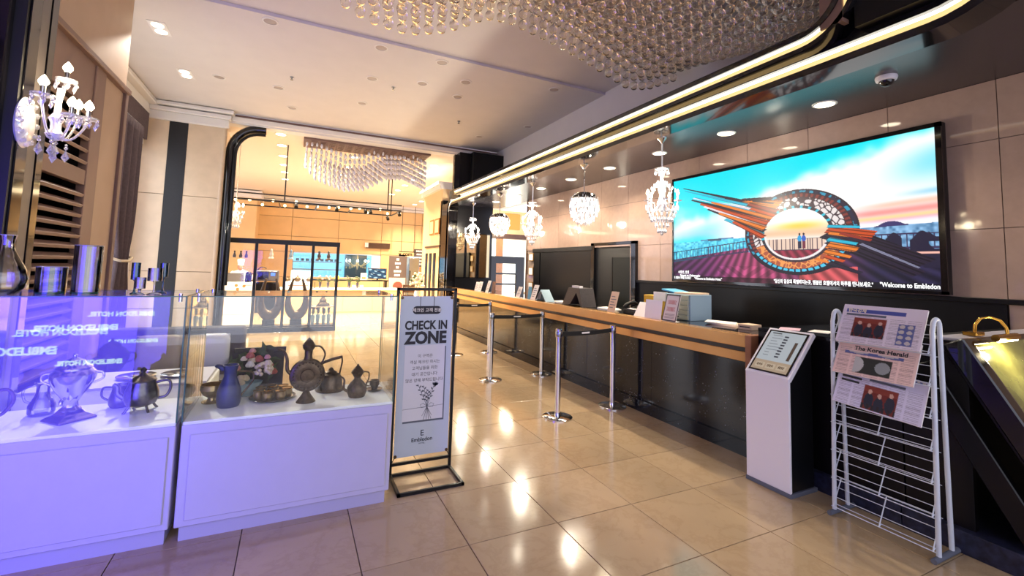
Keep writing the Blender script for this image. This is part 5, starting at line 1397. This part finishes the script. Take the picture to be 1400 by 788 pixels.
# loop sculptures on the partition base
def loop_sculpture(x, y, z, s, label, twist):
    t = thing('loop_sculpture', label, 'sculpture', (x, y, z))
    obj('plinth', MB().box(x-.10*s, y-.08*s, z, x+.10*s, y+.08*s, z+.10*s), 'black_satin', t, bevel=.005)
    P, Rr = [], []
    for i in range(25):
        s_ = i/24; a = -PI*.5+(s_-.5)*2*PI*.86
        w_ = .17*math.sin(PI*min(1, s_*1.0))
        px_ = math.sin((s_-.5)*2*PI*.80)*.17*(1-.55*abs(s_-.5)**1.2*1.0)
        pz_ = .09+.66*abs(2*s_-1)**1.7
        P.append((x+px_*s+(.10*s*(2*s_-1 < 0)*0), y+twist*(s_-.5)*.1, z+.08*s+pz_*s)); Rr.append((.020+.082*(1-abs(2*s_-1))**1.1)*s)
    obj('loop', MB().tube(P, Rr, 12), 'bronze', t, smooth=60)
    return t
loop_sculpture(-.45, YP+.48, .10, 1.32, 'dark open loop sculpture nearer the pillar on the plinth behind the partition', 1)
loop_sculpture(.13, YP+.48, .10, 1.32, 'dark open loop sculpture nearer the flower vases on the plinth behind the partition', -1)
def vase_flowers(x, y, z, label, group, col, fl, s=1, spread=.09):
    t = thing('flower_vase', label, 'vase', (x, y, z), group)
    obj('vase', MB().lathe([(.035*s, 0), (.04*s, .06*s), (.055*s, .2*s), (.05*s, .24*s), (.045*s, .24*s), (.03*s, .05*s)], (x, y, z), 14), col, t, smooth=50)
    r = random.Random(int(x*100)+int(z*10))
    for k in range(5):
        dx, dz = r.uniform(-spread, spread)*s, r.uniform(.36, .50)*s
        st_ = obj('stem', MB().tube([(x, y, z+.2*s), (x+dx*.6, y, z+.2*s+(dz-.2*s)*.6), (x+dx, y, z+dz)], .006*s, 5), 'leaf', t)
        obj('flower', MB().sphere((x+dx, y, z+dz), .034*s, 8, 5), fl, st_, smooth=60)
    lf = MB()
    for k in range(7):
        a = r.uniform(-1, 1)*(1 if spread > .05 else .28); c = Vector((x, y, z+.22*s)); d_ = Vector((a, .1, 1)).normalized()*.2*s; n_ = Vector((d_.z, 0, -d_.x)).normalized()*.02*s
        lf.add([c, c+d_*.5+n_, c+d_, c+d_*.5-n_], [(0, 1, 2, 3)])
    obj('leaves', lf, 'leaf', t)
for x, dy in ((.50, .40), (.625, .54), (.75, .40), (.875, .54)): vase_flowers(x, YP+dy, .10, 'slim grey vase with dark round blooms on the plinth behind the partition', 'vases on the plinth behind the partition', 'blue_grey', 'hair', .95, .035)
t = thing('shelf_ornament', 'dark pyramid-shaped ornament on the middle partition shelf', 'ornament', (.70, YP+.15, .57))
obj('body', MB().lathe([(.13, 0), (.12, .05), (.08, .10), (.085, .14), (.04, .2), (.05, .24), (.01, .30)], (.70, YP+.15, .57), 8), 'bronze', t, smooth=20)
obj('base', MB().box(.55, YP+.05, .57, .85, YP+.25, .585), 'black_satin', t)
for x, lab in ((-1.2, 'small dark bottle ornament at the portal end of the upper partition shelf'), (-1.08, 'small pale bottle ornament on the upper partition shelf'), (-.97, 'small dark bottle ornament next to the partition post')):
    t = thing('bottle_ornament', lab, 'ornament', (x, YP+.068, 1.672))
    obj('body', MB().lathe([(.03, 0), (.035, .04), (.02, .09), (.014, .12)], (x, YP+.068, 1.672), 10), 'silver_dark', t, smooth=50)
    obj('cap', MB().lathe([(.018, .12), (.018, .15), (.002, .155)], (x, YP+.068, 1.672), 10), 'bronze', t, smooth=50)
for x, lab, m_ in ((-.47, 'pale figurine on the upper partition shelf above the oven', 'petal_white'), (-.06, 'blue-grey tower figurine on the upper partition shelf', 'blue_grey'), (.55, 'dark bell figurine on the upper partition shelf before the hatch', 'bronze'), (.76, 'dark bell figurine next to the end post of the partition', 'bronze')):
    t = thing('figurine', lab, 'figurine', (x, YP+.068, 1.672))
    obj('base', MB().lathe([(.055, 0), (.05, .03), (.03, .05)], (x, YP+.068, 1.672), 12), m_, t, smooth=50)
    obj('figure', MB().lathe([(.03, .05), (.045, .09), (.03, .13), (.02, .16), (.028, .185), (.02, .21), (.003, .225)], (x, YP+.068, 1.672), 12), m_, t, smooth=50)

# service counter with its back unit
YQ = 15.6
cs_ = thing('cafe_counter', 'pale wooden cafe service counter with white top', 'counter', (1.2, YQ+.4, 0))
obj('body', MB().box(-.36, YQ, 0, 3.45, YQ+.7, .74), 'cafe_wall', cs_)
for k in range(4): obj('front_panel', MB().box(-.34+k*.94, YQ-.015, .04, .56+k*.94, YQ, .68), 'cafe_wall', cs_, bevel=.004)
obj('worktop', MB().box(-.38, YQ-.03, .74, 3.48, YQ+.75, .78), 'white_base', cs_, bevel=.004)
wc = thing('pastry_counter', 'white counter panel printed with small red pastries before the chef', 'counter', (-1.6, YQ+.3, 0))
obj('body', MB().box(-2.6, YQ, 0, -1.06, YQ+.7, .95), 'white_base', wc, bevel=.004)
for k, (x, z) in enumerate(((-1.50, .86), (-1.46, .75), (-1.52, .64), (-1.30, .84))):
    obj('pastry_print', MB().lathe([(.045, 0), (.045, .004), (.002, .005)], (0, 0, 0), 12), 'red', None) if False else obj('pastry_print', MB().cyl((x, YQ-.004, z), (x, YQ, z), .045, n=12), 'orange_print', wc)
obj('print_line', MB().box(-1.30, YQ-.004, .86, -1.10, YQ, .885), 'ink_grey', wc)
# chef leaning over the counter
ch = thing('person', 'person in a white chef jacket and tall white hat bending over the counter', 'person', (-1.52, 16.68, 0))
cx_, cyy = -1.52, 16.68
sk = MB()
sk.lathe([(.10, .02), (.10, .45), (.16, .75), (.18, .92), (.17, 1.0), (.20, 1.12), (.21, 1.20), (.16, 1.27), (.07, 1.31), (.055, 1.34)], (cx_, cyy, 0), 18, sy=.7)
body = obj('body', sk, 'cloth_white', ch, smooth=60)
for s_ in (-1, 1): obj('sleeve', MB().tube([(cx_+s_*.17, cyy, 1.22), (cx_+s_*.29, cyy-.05, 1.10), (cx_+s_*.30, cyy-.18, .98), (cx_+s_*.20, cyy-.32, .99)], [.075, .07, .06, .05], 10), 'cloth_white', body, smooth=60)
for s_ in (-1, 1):
    hn = MB().sphere((cx_+s_*.17, cyy-.37, .976), .038, 10, 6, (1, 1.3, .7))
    for f in range(4): hn.tube([(cx_+s_*.17+(f-1.5)*.016, cyy-.40, .978), (cx_+s_*.165+(f-1.5)*.015, cyy-.44, .972), (cx_+s_*.16+(f-1.5)*.014, cyy-.455, .958)], .009, 6)
    hn.tube([(cx_+s_*.14, cyy-.37, .978), (cx_+s_*.12, cyy-.40, .970)], .010, 6)
    obj('hand', hn, 'skin', body, smooth=60)
hd_ = obj('head', MB().sphere((cx_, cyy-.05, 1.39), .085, 16, 10, (.85, .95, 1.2)).sphere((cx_, cyy-.14, 1.375), .016, 8, 5).sphere((cx_-.078, cyy-.04, 1.385), .02, 8, 5, (.5, 1, 1.4)).sphere((cx_+.078, cyy-.04, 1.385), .02, 8, 5, (.5, 1, 1.4)), 'skin', ch, smooth=60)
obj('eyes', MB().sphere((cx_-.03, cyy-.125, 1.40), .009, 6, 4).sphere((cx_+.03, cyy-.125, 1.40), .009, 6, 4).box(cx_-.025, cyy-.132, 1.335, cx_+.025, cyy-.122, 1.341), 'hair', hd_)
obj('hair', MB().sphere((cx_, cyy-.03, 1.425), .085, 16, 8, (.92, 1.0, .75)), 'hair', hd_, smooth=60)
obj('chef_hat', MB().lathe([(.083, 1.45), (.085, 1.50), (.083, 1.52), (.10, 1.56), (.105, 1.62), (.09, 1.65), (.002, 1.66)], (cx_, cyy-.04, 0), 18), 'cloth_white', ch, smooth=40)
# coffee machine, grinder, oven stack
t = thing('thermos_urn', 'dark cylindrical drinks urn beside the chef', 'urn', (-1.22, 15.85, .95))
obj('body', MB().lathe([(.09, 0), (.09, .25), (.07, .30), (.03, .33)], (-1.22, 15.85, .95), 16), 'black_satin', t, smooth=40)
handle(t, [(-1.13, 15.85, 1.22), (-1.06, 15.85, 1.18), (-1.07, 15.85, 1.05), (-1.13, 15.85, 1.0)], .012, 'black_satin')
t = thing('display_warmer', 'low dark glass food warmer before the chef', 'warmer', (-1.72, 15.9, .95))
obj('body', MB().prism([(15.75, .95), (16.1, .95), (16.1, 1.22), (15.9, 1.22)], 'X', -2.05, -1.36), 'charcoal', t)
obj('trim', MB().box(-2.06, 15.74, .95, -1.35, 15.76, .97), 'steel', t)
t = thing('oven_stack', 'dark stacked oven with a blue lit display in the cafe', 'oven', (-.75, 16.2, 0))
obj('stand', MB().box(-1.0, 16.0, 0, -.45, 16.5, .55), 'black_satin', t)
obj('lower_oven', MB().box(-1.02, 15.98, .55, -.44, 16.5, .95), 'black_gloss', t, bevel=.01)
up_ = obj('upper_oven', MB().box(-1.04, 15.96, .98, -.40, 16.5, 1.32), 'charcoal', t, bevel=.015)
obj('display', MB().box(-.62, 15.95, 1.15, -.50, 15.97, 1.25), 'small_blue', up_)
obj('window', MB().box(-.98, 15.95, 1.03, -.68, 15.965, 1.27), 'black_gloss', up_)
obj('handle', MB().cyl((-1.0, 15.92, 1.30), (-.45, 15.92, 1.30), .012, n=8), 'steel', up_)
handle(t, [(-1.0, 16.0, 1.32), (-.9, 16.0, 1.42), (-.75, 16.0, 1.38)], .012, 'black_satin', 'cable')
t = thing('tea_display', 'white pastry display box with a red printed line on the cafe counter', 'display box', (.18, YQ+.2, .78))
obj('box', MB().box(-.2, YQ, .78, .55, YQ+.45, .99), 'white_base', t, bevel=.004)
obj('print_line', MB().box(-.12, YQ-.004, .86, .47, YQ, .885), 'red', t)
obj('back_panel', MB().box(-.05, YQ+.4, .99, .55, YQ+.43, 1.34), 'white_base', t)
for x, lab in ((-.145, 'dark teapot at the oven end of the white display box'), (.15, 'largest dark teapot standing in the middle of the white display box'), (.475, 'dark teapot at the flower end of the white display box')):
    t = thing('dark_teapot', lab, 'teapot', (x, YQ+.2, .99)); s_ = 1.3 if x == .15 else 1
    obj('body', MB().lathe([(.04*s_, 0), (.07*s_, .03*s_), (.075*s_, .07*s_), (.04*s_, .11*s_), (.015*s_, .13*s_), (.02*s_, .15*s_), (.003, .16*s_)], (x, YQ+.2, .99), 14), 'bronze', t, smooth=50)
    handle(t, [(x+.06*s_, YQ+.2, .99+.10*s_), (x+.11*s_, YQ+.2, .99+.10*s_), (x+.10*s_, YQ+.2, .99+.04*s_), (x+.07*s_, YQ+.2, .99+.03*s_)], .008*s_, 'bronze')
    handle(t, [(x-.065*s_, YQ+.2, .99+.04*s_), (x-.11*s_, YQ+.2, .99+.09*s_), (x-.13*s_, YQ+.2, .99+.12*s_)], (.014*s_, .006), 'bronze', 'spout')
for x, lab, f_ in ((.82, 'vase with brown dry blooms on the cafe counter nearest the red stand', 'petal_pink'), (1.06, 'vase with brown dry blooms second from the red stand', 'petal_pink'), (1.30, 'vase with yellow flowers on the cafe counter', 'yellow'), (1.72, 'grey vase with green sprigs on the cafe counter', 'leaf'), (1.98, 'dark vase with a bushy plant between white cups', 'leaf')):
    vase_flowers(x, YQ+.15, .78, lab, 'vases on the cafe counter', 'silver_dark', f_, .82)
t = thing('red_stand', 'small red stand on the cafe counter', 'stand', (.66, YQ+.1, .78))
obj('base', MB().lathe([(.07, 0), (.07, .02), (.02, .03)], (.66, YQ+.1, .78), 14), 'red', t, smooth=40); obj('stem', MB().cyl((.66, YQ+.1, .80), (.66, YQ+.1, .98), .01, n=8), 'bronze', t)
for x, lab in ((1.86, 'small white cup on the grey-vase side of the bushy plant'), (2.10, 'small white cup on the television side of the bushy plant')):
    t = thing('white_cup', lab, 'cup', (x, YQ+.1, .78)); obj('body', MB().lathe([(.04, 0), (.055, .12), (.05, .12), (.036, .01), (.002, .01)], (x, YQ+.1, .78), 14), 'plate', t, smooth=40); obj('handle', MB().tube([(x+.045, YQ+.1, .86), (x+.08, YQ+.1, .85), (x+.045, YQ+.1, .82)], .007, 6), 'plate', t)
# rear bench with television and card
t = thing('rear_bench', 'narrow dark bench under the kitchen hatch carrying the television', 'bench', (1.9, 17.4, 0))
obj('top', MB().box(.55, 17.2, .98, 3.26, 17.7, 1.02), 'black_satin', t)
for x in (.6, 1.9, 3.2): obj('leg', MB().box(x-.03, 17.25, 0, x+.03, 17.65, .98), 'black_satin', t)
t = thing('television', 'small television with a blue and white picture on the rear bench', 'television', (2.85, 17.4, 1.02))
obj('housing', MB().box(2.55, 17.38, 1.06, 3.22, 17.43, 1.46), 'black_gloss', t, bevel=.005)
def small_tv(U, V):
    c = np.zeros(U.shape+(3,)); c[:] = [.08, .35, .50]
    c[(np.sin(U*14+V*9)+np.sin(V*17-U*5)) > .7] = [.75, .92, .95]; c[(np.sin(U*9-V*13)) > .8] = [.05, .12, .25]; return c
painted('picture', t, (2.57, 17.376, 1.445), (.63, 0, 0), (0, 0, -.365), 40, 24, small_tv, 'screen_picture')
obj('foot', MB().box(2.7, 17.34, 1.02, 3.07, 17.48, 1.035).box(2.86, 17.39, 1.03, 2.92, 17.42, 1.08), 'black_gloss', t)
t = thing('counter_card', 'small white framed card beside the television', 'card', (2.38, 17.35, 1.02))
obj('frame', MB().box(2.28, 17.36, 1.02, 2.50, 17.375, 1.27), 'paper', t); obj('print', MB().box(2.32, 17.355, 1.06, 2.46, 17.36, 1.13), 'orange_print', t)
# menu stand and fridge
t = thing('menu_stand', 'tall dark brown menu board with white lettering and a food photo', 'menu board', (4.05, 17.8, 0))
obj('board', MB().box(3.28, 17.3, .42, 3.95, 17.34, 1.95), 'menu_brown', t, bevel=.005)
obj('leg', MB().box(3.32, 17.30, 0, 3.36, 17.34, .42), 'black_satin', t); obj('leg', MB().box(3.87, 17.30, 0, 3.91, 17.34, .42), 'black_satin', t)
for i, w_ in enumerate((.12, .22, .13, .28, .24)):
    for k in range(int(w_/.055)): obj('print_block', MB().box(3.615-w_/2+k*.056, 17.296, 1.78-i*.15, 3.615-w_/2+k*.056+.042, 17.30, 1.86-i*.15), 'paper', t)
def food(U, V):
    c = np.ones(U.shape+(3,))*[.80, .72, .66]; c[((U-.55)/.3)**2+((V-.45)/.25)**2 < 1] = [.48, .26, .2]; c[((U-.3)/.2)**2+((V-.75)/.14)**2 < 1] = [.9, .88, .84]; c[((U-.8)/.14)**2+((V-.8)/.1)**2 < 1] = [.45, .25, .2]; return c
painted('food_photo', t, (3.30, 17.296, 1.12), (.62, 0, 0), (0, 0, -.68), 30, 30, food, 'print')
t = thing('bottle_fridge', 'slim steel fridge beside the menu board', 'fridge', (4.3, 18.0, 0))
obj('body', MB().box(4.12, 17.7, 0, 4.55, 18.3, 1.95), 'fridge', t, bevel=.01); obj('door', MB().box(4.14, 17.68, .05, 4.53, 17.7, 1.9), 'steel', t, bevel=.004); obj('handle', MB().cyl((4.18, 17.66, .8), (4.18, 17.66, 1.4), .015, n=8), 'black_satin', t)
t = thing('wall_niche_sign', 'dark wooden wall box with a white flag above the kitchen hatch', 'sign', (3.55, YK-.05, 2.38))
obj('box', MB().box(3.05, YK-.14, 2.36, 4.15, YK-.03, 2.62), 'wood_dark', t, bevel=.01); obj('flag', MB().box(2.98, YK-.16, 2.40, 3.14, YK-.14, 2.62), 'paper', t)
t = thing('corridor_sign', 'dark lettering sign over the corridor beside the cafe', 'sign', (4.75, 21.2, 2.1))
obj('backing', MB().box(4.45, 21.2, 2.22, 5.25, 21.22, 2.26), 'black_satin', t)
for x in (4.55, 5.15): obj('hanger', MB().cyl((x, 21.21, 2.25), (x, 21.21, 4.42), .012, n=8), 'black_satin', t); text('y com', .26, 'black_satin', t, (4.44, 21.19, 2.05), RX, UZ, bold=.01); obj('bracket', MB().box(4.46, 21.2, 1.85, 4.75, 21.25, 2.1), 'wood_dark', t)
t = thing('corridor_door', 'brown wooden door at the end of the corridor', 'door', (5.25, 23.5, 0))
obj('leaf', MB().box(4.9, 23.5, 0, 5.6, 23.58, 2.1), 'wood_dark', t, bevel=.01); obj('handle', MB().cyl((5.0, 23.46, 1.0), (5.0, 23.46, 1.15), .02, n=8), 'steel', t)
t = thing('corridor_poster', 'dark poster with white lines over an orange strip in the corridor', 'poster', (5.65, 21.9, 1.2))
obj('sheet', MB().box(5.35, YK-.06, 1.55, 5.95, YK-.04, 2.42), 'menu_brown', t); obj('orange_strip', MB().box(5.35, YK-.06, 1.22, 5.95, YK-.04, 1.52), 'orange_print', t)
for i, w_ in enumerate((.40, .34, .38, .34, .36)):
    for k in range(5): obj('print_block', MB().box(5.65-w_/2+k*w_/5, YK-.065, 2.28-i*.16, 5.65-w_/2+k*w_/5+w_/7, YK-.06, 2.36-i*.16), 'paper', t)
t = thing('cafe_chair', 'dark wooden cafe chair beyond the check-in sign', 'chair', (3.4, 14.0, 0))
obj('seat', MB().box(3.15, 13.8, .42, 3.6, 14.25, .47), 'wood_dark', t, bevel=.01)
for x in (3.18, 3.57):
    for y in (13.83, 14.22): obj('leg', MB().cyl((x, y, 0), (x, y, .44), .02, n=8), 'wood_dark', t)
    obj('back_post', MB().box(x-.02, 14.2, .45, x+.02, 14.24, 1.0), 'wood_dark', t)
for z in (.6, .75, .92): obj('back_rail', MB().box(3.18, 14.2, z, 3.57, 14.24, z+.07), 'wood_dark', t)
vase_t = thing('white_flower_stand', 'tall white vase full of white flowers beside the black portal', 'flowers', (3.22, 12.7, 0))
obj('stand', MB().lathe([(.14, 0), (.14, .04), (.09, .06), (.08, .6), (.12, .64), (.12, .68)], (3.22, 12.7, 0), 16), 'white_base', vase_t, smooth=40)
obj('vase', MB().lathe([(.05, .68), (.08, .78), (.05, .92), (.06, .96)], (3.22, 12.7, 0), 16), 'plate', vase_t, smooth=40)
r_ = random.Random(2)
for k in range(34):
    a, q = r_.uniform(0, 2*PI), r_.random()**.5*.2
    obj('bloom', MB().sphere((3.22+q*math.cos(a), 12.7+q*math.sin(a), 1.0+r_.uniform(0, .4)), .04, 8, 5), r_.choice(['petal_white', 'petal_cream', 'leaf', 'petal_white']), vase_t, smooth=60)

# ------------------------------------------------------------------ things on the counter
ZK = ZT
def card_stand(name, label, x, y, w, h, mat, lean=.25, rot=0, cat='card', prt=True):
    zb = ZK-.006 if x > 3.79 else ZK-.002
    t = thing(name, label, cat, (x, y, zb))
    u = Vector((lean*h, 0, h)); n = Vector((-h, 0, lean*h)).normalized(); o_ = Vector((x, y+w/2, zb))
    obj('panel', MB().obox(o_, (0, -w, 0), u, n*-.006), mat, t, bevel=.001)
    obj('rear_leg', MB().obox((x+lean*h*.8, y+w/4, ZK-.006), (0, -w/2, 0), (.05, 0, 0), (0, 0, .004)), mat, t)
    if prt:
        pr_ = MB()
        for k in range(5): pr_.obox(o_+u*(.22+.13*k)+n*.0005+Vector((0, -w*.15, 0)), (0, -w*(.7 if k % 2 else .5), 0), u*.035, n*.001)
        obj('print_lines', pr_, 'ink_grey', t)
    return t
card_stand('card_stand', 'white card stand at the far counter end, backmost', 3.86, 9.75, .20, .20, 'paper')
card_stand('card_stand', 'white card stand at the far counter end, before the backmost', 3.82, 9.45, .18, .22, 'paper')
card_stand('leaflet_holder', 'tall white leaflet holder at the far counter end', 3.80, 8.98, .15, .26, 'paper', .3)
card_stand('photo_card', 'brown framed photo card at the far counter end', 3.82, 8.68, .16, .25, 'brown_card', .1)
card_stand('leaflet_holder', 'white leaflet holder opposite the glazed door', 3.80, 7.50, .15, .20, 'paper', .35)
card_stand('blue_card', 'pale blue card beside the leaflets before the framed certificates', 3.86, 7.15, .12, .22, 'sky_blue', .1, prt=False)
card_stand('leaflet_holder', 'white leaflet holder before the framed certificates', 3.80, 6.92, .16, .26, 'paper', .35)
t = thing('tent_card', 'grey folded tent card next to the leaflets', 'card', (3.86, 6.62, ZK))
obj('tent', MB().prism([(6.75, ZK), (6.60, ZK+.19), (6.42, ZK), (6.44, ZK), (6.60, ZK+.16), (6.73, ZK)], 'X', 3.78, 3.95), 'blue_grey', t)
obj('print', MB().obox((3.775, 6.70, ZK+.03), (0, -.1, 0), (0, -.04, .10), (.002, 0, 0)), 'ink_grey', t)
t = thing('tent_stand', 'dark patterned tent-shaped stand on the counter before the office panels', 'stand', (3.9, 5.68, ZK))
obj('tent', MB().prism([(5.96, ZK), (5.78, ZK+.27), (5.50, ZK+.27), (5.42, ZK), (5.46, ZK), (5.58, ZK+.2), (5.74, ZK+.02)], 'X', 3.80, 4.05), 'charcoal', t)
obj('top_tag', MB().box(3.86, 5.58, ZK+.27, 3.92, 5.78, ZK+.30), 'paper', t)
for y, lab in ((6.35, 'flat paper stack on the counter next to the grey tent card'), (5.15, 'flat paper stack on the counter before the open doorway')):
    t = thing('paper_stack', lab, 'papers', (4.09, y, ZK-.004))
    for k in range(4): obj('sheet', MB().obox((3.99+.005*k, y-.12+.004*k, ZK-.004+k*.004), (.2, .02*k, 0), (-.01, .28, 0), (0, 0, .004)), 'paper', t)
card_stand('price_card', 'tall cream card on the counter before the open doorway', 3.80, 4.78, .15, .27, 'paper_tan', .3)
t = thing('telephone', 'black desk telephone with white labels on the counter', 'telephone', (4.0, 4.55, ZK-.004))
obj('base', MB().prism([(3.9, ZK-.004), (4.15, ZK-.004), (4.15, ZK+.09), (3.9, ZK+.04)], 'Y', 4.42, 4.66), 'black_satin', t, bevel=.006)
handle(t, [(3.93, 4.66, ZK+.07), (3.98, 4.66, ZK+.11), (4.08, 4.66, ZK+.13), (4.13, 4.66, ZK+.11)], .024, 'black_satin', 'handset')
obj('label', MB().box(3.92, 4.45, ZK+.055, 4.0, 4.60, ZK+.062), 'paper', t)
t = thing('calendar', 'white tent calendar on the counter beside the telephone', 'calendar', (3.92, 4.26, ZK))
obj('page', MB().obox((3.82, 4.36, ZK-.006), (0, -.22, 0), (.10, 0, .17), (.004, 0, -.002)), 'paper', t); obj('back', MB().obox((4.04, 4.36, ZK-.006), (0, -.22, 0), (-.12, 0, .17), (.003, 0, .002)), 'blue_grey', t)
t = thing('leaflet_box', 'yellow leaflet rack standing on the counter', 'box', (4.28, 4.35, ZK-.004))
obj('box', MB().box(4.20, 4.12, ZK-.004, 4.36, 4.60, ZK+.24), 'yellow', t, bevel=.004); obj('label_card', MB().box(4.18, 4.18, ZK+.18, 4.20, 4.40, ZK+.29), 'paper', t)
card_stand('acrylic_notice', 'plain white acrylic panel on the counter beside the framed notice', 3.80, 4.02, .26, .22, 'white_plastic', .12, prt=False)
t = card_stand('framed_notice', 'framed white notice with red print leaning on the counter', 3.76, 3.73, .20, .29, 'paper', .28, prt=False)
u = Vector((.28*.29, 0, .29)); n_ = Vector((-.29, 0, .28*.29)).normalized(); o_ = Vector((3.76, 3.83, ZK+.004))
def notice(U, V):
    c = np.ones(U.shape+(3,))*[.80, .76, .78]; c[(U < .06) | (U > .94) | (V < .05) | (V > .95)] = [.3, .28, .3]
    for v0 in (.30, .55): c[(abs(V-v0) < .08) & (U > .2) & (U < .8) & (np.sin(U*60)*np.sin(V*55) > -.1)] = [.66, .34, .36]
    c[(np.sin(V*130) > .4) & (V > .7) & (V < .9) & (U > .15) & (U < .85)] = [.5, .48, .52]; return c
painted('notice_print', t, o_+u+n_*.002, (0, -.20, 0), -u, 40, 50, notice, 'print')
t = thing('drawer_box', 'pale blue desktop drawer unit with grey drawer fronts on the counter', 'drawer unit', (4.2, 3.87, ZK-.004))
obj('case', MB().box(4.08, 3.72, ZK-.004, 4.42, 4.10, ZK+.29), 'blue_grey', t, bevel=.004)
for k in range(5):
    dr = obj('drawer', MB().box(4.062, 3.74, ZK+.005+k*.056, 4.08, 4.08, ZK+.056+k*.056), 'grey_drawer', t, bevel=.002)
    obj('pull', MB().box(4.052, 3.87, ZK+.03+k*.056, 4.062, 3.95, ZK+.04+k*.056), 'ink', dr)
obj('top_file', MB().box(4.1, 3.74, ZK+.29, 4.40, 3.98, ZK+.31), 'paper_tan', t)
tag(obj('blue_folder', MB().obox((4.12, 3.98, ZK+.292), (.26, .03, .0), (-.02, .2, .03), (0, 0, .018)), 'sky_blue', bevel=.003), 'bright blue folder lying on the drawer unit', 'folder')
t = thing('document_pile', 'loose pile of documents on the counter beside the drawer unit', 'papers', (4.25, 3.3, ZK-.004))
for k in range(6): obj('sheet', MB().obox((4.1+.012*k, 3.16+.01*k, ZK-.004+k*.004), (.22, .03*k, 0), (-.02*k, .30, 0), (0, 0, .004)), 'paper' if k % 2 else 'paper_tan', t)
t = thing('wooden_block', 'small light wooden holder on the black counter top', 'holder', (4.15, 3.02, ZK-.004))
obj('block', MB().box(4.05, 2.95, ZK-.004, 4.2, 3.10, ZK+.05), 'paper_tan', t, bevel=.004); obj('slot', MB().box(4.045, 2.97, ZK+.02, 4.05, 3.08, ZK+.03), 'ink', t)
# framed certificates on the wall
for z0, z1, lab in ((1.80, 1.99, 'topmost small framed certificate beside the office panels'), (1.45, 1.65, 'middle small framed certificate beside the office panels'), (1.10, 1.29, 'lowest small framed certificate beside the office panels')):
    t = thing('framed_certificate', lab, 'certificate', (XW-.01, 9.70, z0))
    obj('frame', MB().box(XW-.03, 9.60, z0, XW-.008, 9.82, z1), 'gold', t, bevel=.003); obj('sheet', MB().box(XW-.034, 9.62, z0+.02, XW-.03, 9.80, z1-.02), 'paper', t)

# ------------------------------------------------------------------ lounge corner behind the first showcase
t = thing('lounge_sofa', 'dark low sofa behind the blue-lit showcase', 'sofa', (-1.2, 5.6, 0))
obj('seat', MB().box(-1.75, 5.3, .08, -.45, 6.0, .42), 'sofa', t, bevel=.04, seg=3); obj('backrest', MB().box(-1.75, 5.95, .2, -.45, 6.2, .85), 'sofa', t, bevel=.05, seg=3)
for x in (-1.8, -.5): obj('armrest', MB().box(x, 5.3, .08, x+.14, 6.2, .58), 'sofa', t, bevel=.04, seg=3)
def cushion(x, y, z, label, m_):
    t = thing('cushion', label, 'cushion', (x, y, z))
    obj('pad', MB().box(x-.2, y-.07, z+.02, x+.2, y+.07, z+.40), m_, t, bevel=.065, seg=4, smooth=60); obj('piping', MB().tube([(x-.19, y, z+.03), (x+.19, y, z+.03), (x+.19, y, z+.39), (x-.19, y, z+.39)], .008, 6, True), m_, t, smooth=60)
cushion(-1.22, 5.87, .40, 'beige cushion on the dark lounge sofa', 'cushion'); cushion(-.78, 5.87, .40, 'pale white cushion on the dark lounge sofa', 'plate')
t = thing('lounge_table', 'low white draped table behind the blue-lit showcase', 'table', (-1.2, 4.6, 0))
obj('cloth', MB().box(-1.7, 4.3, .05, -.55, 4.9, .62), 'white_base', t, bevel=.02, seg=2); obj('top', MB().box(-1.68, 4.32, .62, -.57, 4.88, .64), 'white_lacquer', t)
for x, lab in ((-1.09, 'white round plate on the draped table nearer the louvres'), (-.80, 'white round plate on the draped table nearer the pillar')):
    t = thing('dinner_plate', lab, 'plate', (x, 4.6, .64)); obj('plate', MB().lathe([(.06, 0), (.10, .006), (.13, .018), (.128, .022), (.09, .012), (.002, .008)], (x, 4.6, .64), 24), 'plate', t, smooth=50); obj('rim', MB().lathe([(.128, .018), (.132, .020), (.128, .023)], (x, 4.6, .64), 24), 'silver', t, smooth=50)

# ------------------------------------------------------------------ hotel LED wall at the entrance (mirrored in the showcase glass)
lw = thing('led_sign_wall', 'blue lit sign wall with the hotel name, mirrored in the showcase glass', 'sign', (-1.95, 1.34, 0))
obj('cabinet', MB().box(-2.74, 1.30, 0, -1.15, 1.38, 2.1), 'black_satin', lw)
obj('blue_panel', MB().box(-2.69, 1.38, .05, -1.2, 1.39, 2.05), 'blue_led', lw)
for z, x, sz in ((.985, -1.33, .064), (.80, -1.71, .085), (.70, -1.28, .05)): text('EMBLEDON HOTEL', sz, 'blue_text', lw, (x, 1.393, z), (-1, 0, 0), UZ, bold=.004)
flush_texts()
